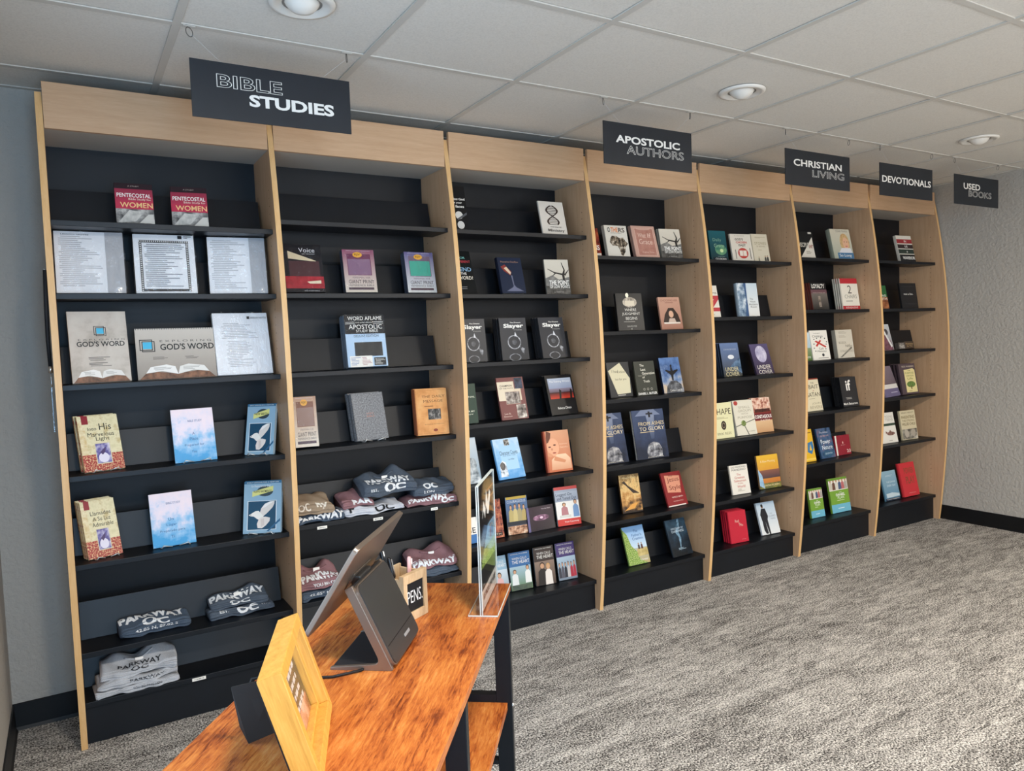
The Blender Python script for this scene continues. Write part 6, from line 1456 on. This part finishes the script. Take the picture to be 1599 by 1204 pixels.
def pen(x, y, lx, ly, ln, col, col2, label):
    base = pb.matrix_world
    p0 = Vector((x, y, 0.0065)); p1 = p0 + Vector((lx, ly, 1)).normalized() * ln
    d = (p1 - p0).normalized()
    o = thing('pen', tuple(base @ p0), label, 'pen', (0, 0, 0))
    q = Vector((0, 0, 1)).rotation_difference(base.to_3x3() @ d)
    o.rotation_mode = 'QUATERNION'
    o.rotation_quaternion = q
    MB().lathe([(0.0, 0), (0.0015, 0.001), (0.0042, 0.016), (0.0046, 0.02), (0.0046, ln * 0.62)], mat(col, 0.3), 12).build('barrel', o, True)
    MB().lathe([(0.0048, ln * 0.60), (0.0050, ln * 0.62), (0.0048, ln * 0.97), (0.0030, ln), (0, ln)], mat(col2, 0.25), 12).build('cap', o, True)
    MB().box(0.0045, 0.0065, -0.0015, 0.0015, ln * 0.66, ln * 0.96, M_CHROME).build('clip', o)
bpy.context.view_layer.update()
pen(0.016, 0.030, -0.10, 0.18, 0.158, '#141414', '#1b1b1d', 'tall black pen standing in the crate')
pen(0.026, 0.024, -0.16, 0.10, 0.140, '#c9a23a', '#1b1b1d', 'black and gold pen leaning in the crate')
pen(0.012, 0.046, -0.06, 0.05, 0.128, '#d6e23a', '#d6e23a', 'yellow highlighter in the crate')
pen(0.066, 0.034, 0.12, 0.06, 0.120, '#ece6e6', '#f0b9b4', 'white and pink pen at the right of the crate')

# acrylic sign holder at the far end of the table
ac = thing('sign_holder', tpos(-0.118, 0.034, TZ + 0.0004), 'clear acrylic sign holder with a dark flyer at the far end of the table', 'sign holder', (0, 0, TA))
HW, HH = 0.112, 0.292
MB().box(-HW, HW, -0.0032, -0.0012, 0.003, HH, M_ACRYL).build('front_sheet', ac)
MB().box(-HW, HW, 0.0012, 0.0032, 0.003, HH, M_ACRYL).build('back_sheet', ac)
MB().box(-HW, HW, -0.036, 0.030, 0.0, 0.003, M_ACRYL).build('base', ac)
e = MB()
for y0, y1 in ((-0.0033, -0.0011), (0.0011, 0.0033)):
    e.box(-HW - 0.0003, -HW + 0.0008, y0, y1, 0.003, HH, M_ACRYL_EDGE).box(HW - 0.0008, HW + 0.0003, y0, y1, 0.003, HH, M_ACRYL_EDGE)
e.box(-HW, HW, -0.0033, 0.0033, HH, HH + 0.0012, M_ACRYL_EDGE)
e.box(-HW, HW, -0.0368, -0.0358, 0, 0.003, M_ACRYL_EDGE).box(-HW - 0.0004, -HW + 0.0006, -0.036, 0.030, 0, 0.003, M_ACRYL_EDGE).box(-HW, HW, 0.0298, 0.0306, 0, 0.003, M_ACRYL_EDGE)
e.build('polished_edge', ac)
fl_ = thing('flyer', tpos(-0.118, 0.034, TZ + 0.0064), 'dark printed flyer inside the acrylic sign holder', 'flyer', (0, 0, TA))
MB().box(-0.106, 0.106, -0.0007, 0.0007, 0, 0.279, mat('#17181a', 0.4)).build('sheet', fl_)
flyer_art = [R(0, 0, 1, 0.16, '#d8d2c8'), P([(0.0, 0.34), (1, 0.30), (1, 0.62), (0.55, 0.62)], 'v#7a9a54#8fb4d4'), P([(0.0, 0.34), (1, 0.30), (1, 0.44), (0.25, 0.46)], leaf)] + person(0.70, 0.48, 0.12, '#8a5a4a', w=0.05) + person(0.82, 0.48, 0.11, '#5a6a8a', w=0.05) + \
    [R(0.55, 0.90, 1.0, 0.915, '#a8703c'), R(0.55, 0.86, 1.0, 0.873, '#8a5c34'), R(0.55, 0.82, 1.0, 0.833, '#a8703c'), P([(0.2, 0.72), (0.3, 0.86), (0.42, 0.78), (0.5, 0.93), (0.6, 0.80), (0.55, 0.72), (0.45, 0.80), (0.38, 0.70), (0.3, 0.78)], W_), P([(0.5, 0.72), (0.7, 0.90), (0.78, 0.86), (0.62, 0.70)], W_), T('GET MORE INFO HERE', 0.5, 0.10, 0.8, 0.05, '#2c2a28', 0.02)]
pr, le = draw(flyer_art, 0.212, 0.279, -0.0009, 5)
pr.build('print', fl_)
le.build('lettering', fl_)
bk_pr, bk_le = draw(flyer_art, 0.212, 0.279, -0.0009, 5)
o1 = bk_pr.build('print', fl_)
o2 = bk_le.build('lettering', fl_)
for o in (o1, o2):
    o.rotation_euler = (0, 0, math.pi)
